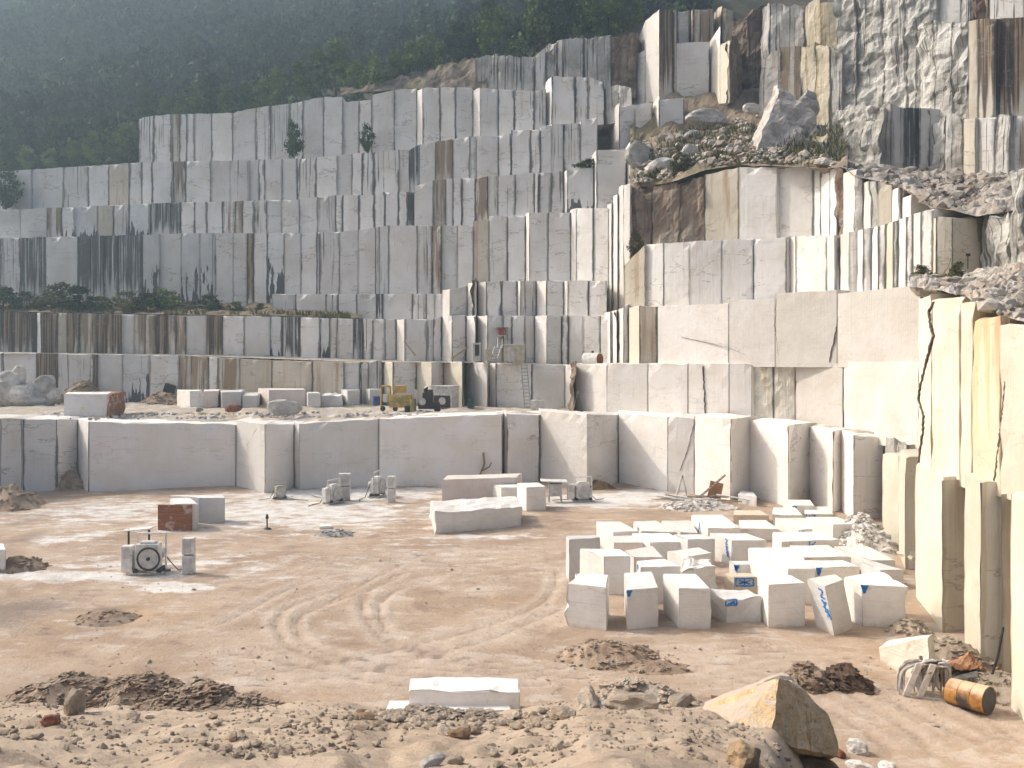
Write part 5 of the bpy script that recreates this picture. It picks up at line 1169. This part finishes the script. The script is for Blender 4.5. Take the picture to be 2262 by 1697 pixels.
# red loader on the bench
t = empty('wheel_loader', BP(432, 889)+Vector((0, 1, 0)), 'dark red loader half hidden behind the left end of the bench row', 'loader', None, .05)
MB().box((.6, 0, 1.55), (3.6, 1.5, 1.0)).done('body', 'red', t); c = MB().box((-.8, 0, 2.5), (1.3, 1.3, 1.1)).done('cab', 'dark', t); MB().box((-.8, -.67, 2.6), (.9, .03, .7), bev=0).done('window', 'glass', c)
MB().box((-3.2, 0, 1.6), (1.2, 2.0, 1.1), ry=.3).done('bucket', 'dark', t); MB().box((-2.0, 0, 1.7), (2.0, .25, .3), ry=-.12).done('arm', 'red', t)
for x in (-1.0, 1.7):
    for y in (-.8, .8): w_ = MB().cyl((x, y-.2, .75), (x, y+.2, .75), .75, n=24).done('wheel', 'black', t); MB().cyl((x, y-.23, .75), (x, y+.23, .75), .32).done('rim', 'grey', w_)
# on the upper ledge
t = empty('ledge_cabin', W(1136, 800, 94.2), 'beige flat roofed cabin on the upper ledge', 'cabin'); MB().box((0, 0, .95), (2.3, 1.8, 1.8)).done('wall', 'beige', t); MB().box((0, 0, 1.9), (2.5, 2.0, .1)).done('roof', 'cabin', t); MB().box((-.4, -.91, .85), (.7, .04, 1.5), bev=0).done('door', 'grey', t)
t = empty('ledge_booth', W(1053, 799, 95), 'narrow grey booth with a dark doorway on the upper ledge', 'booth'); MB().box((0, 0, 1.0), (.85, .9, 2.0)).done('wall', 'grey', t); MB().box((0, 0, 2.03), (1.0, 1.05, .07)).done('roof', 'cabin', t); MB().box((.05, -.46, 1.25), (.45, .04, 1.2), bev=0).done('doorway', 'dark', t)
o = MB().box(W(1079, 785, 94.5), (.7, .8, 1.2)).box(W(1079, 785, 94.5)+Vector((0, 0, .62)), (.8, .9, .06)).done('crate', 'beige'); tag(o, 'pale crate between the booth and the beige cabin', 'crate', None, 'thing')
t = empty('red_crate', W(1108, 742, 97.2), 'red crate on a platform fixed high on the wall above the beige cabin', 'crate'); MB().box((0, 0, .45), (.75, .6, .8)).done('box', 'red', t); MB().box((0, 0, 1.0), (1.5, .9, .07)).done('roof', 'dust', t); MB().box((0, 0, 0), (1.0, .9, .08)).done('platform', 'dust', t)
t = empty('water_tank', W(1309, 796, 91), 'white cylindrical tank lying on the ledge with its rusty open end facing right', 'tank', None, -.7)
MB().cyl((-.95, 0, .1), (.9, 0, .1), .68, n=28).done('shell', 'cabin', t); MB().cyl((.86, 0, .1), (.93, 0, .1), .62, n=28).done('rusty_end', 'rust', t); MB().ring((.92, 0, .1), (1, 0, 0), .66, .04, 28, 6).done('rim', 'cabin', t); MB().cyl((0, 0, .75), (0, 0, 1.0), .14).done('inlet', 'dark', t)
for a, b, lb in (((893, 755), (917, 785), 'dark beam leaning in the first corner of the upper ledge'), ((1032, 768), (997, 792), 'dark beam leaning left of the narrow booth')):
    o = MB().cyl(W(*a, 97.5), W(*b, 96.5), .10, n=6).done('beam', 'wood'); tag(o, lb, 'beam', None, 'thing')
o = MB().cyl(W(158, 862, 96), W(200, 838, 97), .09, n=6).done('branch', 'wood'); tag(o, 'pale bare pole sticking out of the brushwood heap', 'pole', None, 'thing')
for k, (a, b) in enumerate((((1060, 1050), (1068, 1000)), ((1066, 1040), (1085, 1022)))):
    o = MB().tube([W(*a, 80), W((a[0]+b[0])/2+6, (a[1]+b[1])/2, 80), W(*b, 80)], .09-.03*k, 6).done('root', 'wood'); tag(o, ('upright bent root on the dark heap by the pit wall', 'short side root on the dark heap by the pit wall')[k], 'root', None, 'thing')
# water pipe running behind the pillars
o = MB().tube([W(1985, 1222, 52), W(2000, 1226, 50), W(2018, 1236, 48)], .12, 8).done('pipe', 'beige'); tag(o, 'pale pipe crossing the gap between the pillars', 'pipe', None, 'thing')
o = MB().tube([W(2078, 612, 58), W(2094, 590, 58.3), W(2100, 572, 58.5)], .05, 6).done('dead_branch', 'wood'); tag(o, 'bent dead branch in front of the rounded tan column', 'branch', None, 'thing')
t = empty('small_sign', W(2138, 588, 58), 'small dark plate on a thin post in front of the rounded tan column', 'sign'); MB().cyl((0, 0, -.2), (0, 0, .7), .035).done('post', 'dark', t); MB().box((0, -.03, .75), (.3, .04, .2)).done('plate', 'dark', t)
# ---------------- cracks in the big walls ----------------
def crack(parent, pts, D, wd, m='dark', off=.07):
    vs = []; fs = []
    P = []
    for (x0, y0), (x1, y1) in zip(pts, pts[1:]):
        n = max(2, int(math.hypot(x1-x0, y1-y0)/5))
        for k in range(n): f = k/n; P.append((x0+(x1-x0)*f+R.uniform(-1, 1)*1.2, y0+(y1-y0)*f))
    P.append(pts[-1])
    for i, (x, y) in enumerate(P):
        d = D(x)-off; c = W(x, y, d); a = P[max(0, i-1)]; b = P[min(len(P)-1, i+1)]; t_ = W(b[0], b[1], d)-W(a[0], a[1], d); s = Vector((t_.z, 0, -t_.x)).normalized()*wd*R.uniform(.35, 1.2)*(.35 if i in (0, len(P)-1) else 1)
        vs += [c+s, c-s, c+s+Vector((0, .14, 0)), c-s+Vector((0, .14, 0))]
    for i in range(len(P)-1): a = 4*i; fs += [(a, a+1, a+5, a+4), (a, a+4, a+6, a+2), (a+1, a+3, a+7, a+5)]
    mesh('crack', vs, fs, CRK, parent)
CRK = simple('dark_crack', (.12, .085, .07), .95)  # dark brown strips standing just proud of the wall along each crack
wall = {o.name: o for o in bpy.data.objects if o.parent is None}
yw = wall['ochre_stained_wall']; dy_ = lambda x: lerp([(2026, 44.5), (2056, 41.45), (2120, 38.3), (2168, 35.9), (2204, 34.1), (2420, 27)], x)
crack(yw, [(2064, 666), (2052, 690), (2058, 722), (2064, 742), (2054, 775), (2046, 810), (2036, 850), (2030, 880), (2042, 920), (2040, 960), (2034, 1000), (2030, 1034)], dy_, .055)
crack(yw, [(2233, 705), (2228, 780), (2222, 870), (2212, 960), (2199, 1066)], dy_, .022)
sw = wall['smooth_marble_wall']; ds_ = lambda x: lerp([(1452, 83.4), (1610, 78.05), (1712, 74.75), (1850, 69.85), (2034, 60.5)], x)
crack(sw, [(1862, 668), (1852, 700), (1842, 755), (1832, 800)], ds_, .018); crack(sw, [(1505, 745), (1600, 765), (1650, 785)], ds_, .008); crack(sw, [(1720, 790), (1712, 720), (1716, 660)], ds_, .007)
bw = wall['bench_wall']; db_ = lambda x: lerp([(1270, 90), (1340, 85.5), (1430, 82.5), (1520, 80.1), (1610, 77.3), (1661, 77), (1757, 74.4), (1862, 70), (2030, 64)], x)
crack(bw, [(1814, 832), (1802, 868), (1790, 910), (1784, 935)], db_, .03); crack(bw, [(1875, 900), (1930, 918), (1985, 933)], db_, .03); crack(bw, [(1814, 832), (1860, 846)], db_, .012); crack(bw, [(1905, 817), (1960, 822), (2012, 830)], db_, .015)
crack(bw, [(1553, 808), (1556, 860), (1558, 918)], db_, .05)
pw = wall['pit_wall']; dp_ = lambda x: lerp(FACES['pit_wall'], x)
crack(pw, [(568, 945), (556, 965), (545, 985)], dp_, .012); crack(pw, [(1502, 1040), (1520, 990), (1532, 940)], dp_, .01)
# ---------------- trees and plants ----------------
def leafmat(name, a, b):
    M = NT(name, .9, .1); oi = M.n('ObjectInfo').outputs['Random']; pos = M.n('NewGeometry').outputs['Position']
    c = M.mix(M.ramp(M.noise(pos, .6, 4, .6), .35, .68), a, b); f = M.ramp(oi, 0, 1, .75, 1.2)
    c = M.mix(1.0, c, M.vec(f, f, f), 'MULTIPLY'); return M.out(c)
LEAF = [leafmat('pine_needles', (.065, .105, .035), (.028, .05, .02)), leafmat('bright_pine_needles', (.17, .235, .07), (.08, .12, .04)), leafmat('olive_leaves', (.19, .19, .09), (.10, .10, .05))]
BARK = simple('bark', (.10, .075, .055))
def crown_mesh(seed, n, ls, shape, h=1.0):
    r = random.Random(seed); vs, fs = [], []
    clumps = []
    for _ in range(22):
        t = r.uniform(.12, 1)
        rad = {'pine': .42*(1-t)**.65+.05, 'round': .42*math.sin(min(1, t*.95)*math.pi)**.5}[shape]
        a = r.uniform(0, 6.28); q = rad*r.uniform(.35, 1)
        clumps.append((Vector((q*math.cos(a), q*math.sin(a), t)), r.uniform(.07, .15)))
    for _ in range(n):
        c, cr = r.choice(clumps)
        d = Vector((r.gauss(0, 1), r.gauss(0, 1), r.gauss(0, .75)))*cr*.75
        p = c+d; u = Vector((r.gauss(0, 1), r.gauss(0, 1), r.gauss(0, .6))).normalized(); v = u.orthogonal().normalized()
        v.rotate(Matrix.Rotation(r.uniform(0, 6.28), 3, u)); s = ls*r.uniform(.6, 1.4)
        b = len(vs); vs += [p-u*s*.5-v*s*.25, p+u*s*.5, p-u*s*.2+v*s*.5]; fs.append((b, b+1, b+2))
    return vs, fs
def trunk_mesh(seed):
    r = random.Random(seed); vs, fs = [], []
    def limb(a, b, r0, r1, n=6):
        base = len(vs); ax = (b-a).normalized(); u = ax.orthogonal().normalized(); w_ = ax.cross(u)
        for k in range(3):
            p = a.lerp(b, k/2); q = r0+(r1-r0)*k/2
            for i in range(n): vs.append(p+(u*math.cos(6.2832*i/n)+w_*math.sin(6.2832*i/n))*q)
        for k in range(2):
            for i in range(n): fs.append((base+k*n+i, base+k*n+(i+1) % n, base+(k+1)*n+(i+1) % n, base+(k+1)*n+i))
    limb(Vector((0, 0, -.12)), Vector((.02, .01, .88)), .028, .008)
    for _ in range(7):
        t = r.uniform(.25, .8); a = r.uniform(0, 6.28); limb(Vector((0, 0, t)), Vector((.28*math.cos(a), .28*math.sin(a), t+.1)), .010, .003, 4)
    return vs, fs
TM = []
for s in range(6):
    shape = 'pine' if s < 3 else 'round'
    cv, cf = crown_mesh(300+s, 1700, .085, shape); tv, tf = trunk_mesh(400+s)
    c = bpy.data.meshes.new('crown'); c.from_pydata([tuple(v) for v in cv], [], cf); c.update(); t = bpy.data.meshes.new('trunk'); t.from_pydata([tuple(v) for v in tv], [], tf); t.materials.append(BARK)
    TM.append((c, t))
_cm = {}
def tree(label, loc, h, wd, kind, leaf, name='pine_tree', cat='tree', group='young trees along the top of the quarry walls'):
    c, t = TM[kind]; root = empty(name, loc, label, cat, group, R.uniform(0, 6.28))
    key = (kind, leaf)
    if key not in _cm: q = c.copy(); q.materials.append(LEAF[leaf]); _cm[key] = q
    a = bpy.data.objects.new('crown', _cm[key]); b = bpy.data.objects.new('trunk', t)
    for o in (a, b): C.objects.link(o); o.parent = root; o.scale = (wd, wd, h)
    return root
TL = [ # px, base y, D, height px, width factor, kind, leaf, label
 (330, 260, 136, 44, 'sapling at the left end of the tree line over the topmost terrace'), (365, 255, 135, 40, 'pale bushy sapling second over the topmost terrace'), (400, 250, 135, 36, 'low round tree third along the topmost terrace'),
 (432, 262, 134, 60, 'green tree standing above the dark stained column'), (462, 250, 136, 68, 'broad pale green tree left of the row of three small pines'), (500, 256, 134, 54, 'pine rooted on the terrace edge left of the broken rim'),
 (545, 248, 134, 50, 'short tree overhanging the chipped rim of the terrace'), (585, 238, 134, 56, 'dark pine above the middle of the long terrace'), (620, 228, 133, 60, 'wide low pine near the middle of the long terrace'),
 (665, 216, 133, 66, 'full pine just left of the highest rim corner'), (700, 205, 133, 74, 'tall pine behind the rim corner'), (742, 196, 133, 80, 'tallest of the pines above the rim corner'),
 (790, 210, 130, 60, 'thin pine on the brown bank right of the rim corner'), (830, 205, 128, 62, 'pine on the brown bank above the wide blank column'), (872, 190, 129, 60, 'yellow green bush tree leaning over the bank'),
 (905, 178, 131, 70, 'dark pine behind the yellow green tree'), (945, 150, 132, 62, 'bright green pine with a pointed top'), (975, 158, 130, 50, 'small bright pine right of the pointed one'),
 (1010, 138, 132, 72, 'pointed pine above the bedded brown bank'), (1052, 128, 131, 66, 'bushy pine left of the natural rock ledge'), (1090, 124, 129, 80, 'pale pine standing on the natural rock ledge'),
 (1130, 118, 128, 44, 'small pine between two larger ones on the ledge'), (1160, 108, 128, 62, 'slim pine on the middle of the natural ledge'), (1195, 112, 126, 104, 'large feathery pine over the natural ledge'),
 (1235, 96, 126, 110, 'tallest feathery pine right of centre'), (1270, 84, 126, 84, 'dark pine behind the layered rock'), (1305, 80, 125, 80, 'pine above the layered rock left of the brown spill'),
 (1345, 76, 125, 82, 'broad pine just left of the brown spill'), (1385, 70, 125, 76, 'pine touching the brown spill of earth'), (1080, 60, 138, 60, 'pine further up the slope behind the feathery pines'),
 (60, 372, 131, 38, 'bushy tree at far left over the fifth band'), (110, 366, 131, 34, 'low tree over the fifth band near the far left'), (160, 362, 131, 42, 'bright low tree over the fifth band'),
 (205, 356, 131, 50, 'bright bushy tree over the tan columns'), (250, 352, 131, 44, 'tree beside the end of the topmost terrace'), (285, 350, 131, 60, 'dark tree filling the corner beside the topmost terrace'), (20, 380, 130, 44, 'tree at the left edge above the walls')]
for i, (px, py, D, hp, lb) in enumerate(TL):
    h = hp*D/F*1.25; p = W(px, py, D); kind = i % 3 if i % 4 else 3+i % 3
    if i >= 30: kind = 3+i % 3
    tree(lb, p-Vector((0, 0, .4)), h, h*R.uniform(.75, 1.0), kind, 1 if R.random() < .7 else 0)
# bushes on the overgrown ledge and in cracks
def bush(label, loc, h, wd, leaf, kind=None, group='bushes on the overgrown ledge'):
    tree(label, loc, h, wd, kind or R.choice((3, 4, 5)), leaf, 'bush', 'bush', group)
BL = ['bush at the left edge of the overgrown ledge', 'wide bush under the first black stained column', 'dark bush below the clean column at left', 'bush in front of the widest black stain', 'low bush right of the widest black stain', 'round bush under the spotted column',
      'yellowish bush on the middle of the overgrown ledge', 'dark round bush left of the ledge boulders', 'small bush between the ledge boulders', 'bush behind the ledge boulders', 'tuft shaped bush near the right end of the overgrown ledge', 'last low bush at the right end of the overgrown ledge']
for i, lb in enumerate(BL):
    px = [8, 60, 120, 175, 225, 280, 330, 372, 420, 462, 520, 575][i]; D = 111-i*.25+R.uniform(-1.5, 2)
    p = W(px, 690, D); hh = [3.2, 2.6, 3.6, 3.4, 2.2, 2.6, 2.4, 2.8, 1.6, 2.2, 1.5, 1.2][i]
    bush(lb, p-Vector((0, 0, .2)), hh, hh*1.5, i % 3)
for px, py, D, h, wd, lb in [(650, 345, 122.5, 4.6, 2.6, 'shrub growing in the niche of the topmost terrace'), (812, 336, 121, 3.6, 2.2, 'shrub in the crevice left of the wide blank column'), (1505, 375, 94, 1.8, 2.6, 'green bush beside the pale boulders on the slope'),
       (1405, 565, 90, 2.6, 2.0, 'bush at the foot of the dark brown corner rock'), (12, 458, 124, 5, 4.5, 'tree clump at the left edge over the fourth band'), (2040, 622, 60, 1.2, 2.0, 'dry tuft at the foot of the lit ribs'), (1295, 372, 105.5, 1.2, 3.0, 'flat bush on top of the column right of centre'),
       (2110, 628, 57, 1.5, 1.6, 'scrubby weed in front of the rounded tan column'), (1280, 560, 97, .1, .1, '')]:
    if lb: bush(lb, W(px, py, D)-Vector((0, 0, .2)), h, wd, 2 if D < 100 else 0, 3, None)
# grass and low weeds that nobody could count
def weeds(name, pts, s0, s1, leaf):
    vs, fs = [], []
    for p in pts:
        for _ in range(9):
            a = R.uniform(0, 6.28); s = R.uniform(s0, s1); q = Vector(p)+Vector((R.uniform(-.5, .5), R.uniform(-.5, .5), 0))
            b = len(vs); vs += [q, q+Vector((math.cos(a)*s*.35, math.sin(a)*s*.35, s*.2)), q+Vector((math.cos(a+.5)*s*.5, math.sin(a+.5)*s*.5, s))]; fs.append((b, b+1, b+2))
    o = mesh(name, vs, fs, LEAF[leaf]); tag(o, kind='stuff')
P_ = []
for _ in range(1500):
    px = R.uniform(-40, 770); f = R.random(); D = lerp(DC, px)+1.0+f*9
    if fbm(Vector((px*.02, f*3, 1)), 3) < R.uniform(-.5, .2): continue
    y = lerp([(-300, 689), (400, 696), (585, 698), (800, 703)], px); P_.append(W(px, y, D)+Vector((0, 0, -.1)))
weeds('ledge_grass', P_, .3, 1.1, 2)
P_ = []
for _ in range(420):
    px = R.uniform(1400, 1860); y0 = lerp([(1392, 400), (1560, 365), (1860, 366)], px); f = R.random()**1.5
    P_.append(W(px, y0-f*90, lerp([(1392, 97), (1560, 93), (1860, 82)], px)+f*12)-Vector((0, 0, .2)))
weeds('slope_grass', P_, .25, .8, 2)
# the far wooded slope reads as one mass
def forest():
    r = random.Random(11); pro = []
    for s in range(6):
        shape = 'pine' if s < 3 else 'round'
        v, f = crown_mesh(500+s, 200, .16, shape); pro.append((np.array([tuple(q) for q in v], np.float32), np.array(f, np.int32)))
    V, Fc, b = [], [], 0
    n = 0
    while n < 2700:
        y = 134+200*r.random()**1.35; t = r.uniform(-.82, .22); x = t*y
        if x > 10+(y-130)*.3 and y < 150: continue
        gap = fbm(Vector((x*.035, y*.035, 77)), 3)
        if gap > .18+r.uniform(0, .3): continue
        z = hillz(x, y); v, f = pro[r.randrange(6)]; h = r.uniform(4.5, 9.5)*(1.0+.2*(y > 190)); wd = h*r.uniform(.55, .95); a = r.uniform(0, 6.28); ca, sa = math.cos(a), math.sin(a)
        q = np.empty_like(v); q[:, 0] = (v[:, 0]*ca-v[:, 1]*sa)*wd+x; q[:, 1] = (v[:, 0]*sa+v[:, 1]*ca)*wd+y; q[:, 2] = v[:, 2]*h+z-.5
        V.append(q); Fc.append(f+b); b += len(v); n += 1
    V = np.concatenate(V); Fc = np.concatenate(Fc)
    me = bpy.data.meshes.new('forest'); me.from_pydata(V.tolist(), [], Fc.tolist()); me.update()
    M = NT('forest_leaves', .9, .1); pos = M.n('NewGeometry').outputs['Position']
    c = M.mix(M.ramp(M.noise(pos, .17, 5, .65), .40, .60), (.075, .115, .05), (.018, .034, .024)); c = M.mix(M.ramp(M.noise(pos, .045, 4, .6), .54, .64, 0, .6), c, (.12, .11, .07))
    o = link('forest', me, M.out(c)); tag(o, kind='stuff')
forest()
# ---------------- the dusty air ----------------
def haze():
    M = bpy.data.materials.new('haze'); M.use_nodes = True; t = M.node_tree; t.nodes.remove(t.nodes['Principled BSDF'])
    v = t.nodes.new('ShaderNodeVolumePrincipled'); v.inputs['Color'].default_value = (.52, .72, .88, 1); v.inputs['Density'].default_value = HAZE; v.inputs['Anisotropy'].default_value = .55
    t.links.new(v.outputs[0], t.nodes['Material Output'].inputs['Volume'])
    x0, x1, y0, y1, z0, z1 = -345, 245, -12, 455, -6, 262
    vs = [(x, y, z) for z in (z0, z1) for y in (y0, y1) for x in (x0, x1)]
    o = mesh('haze', vs, [(0, 2, 3, 1), (4, 5, 7, 6), (0, 1, 5, 4), (2, 6, 7, 3), (0, 4, 6, 2), (1, 3, 7, 5)], M); tag(o, kind='stuff')
HAZE = .0013
haze()
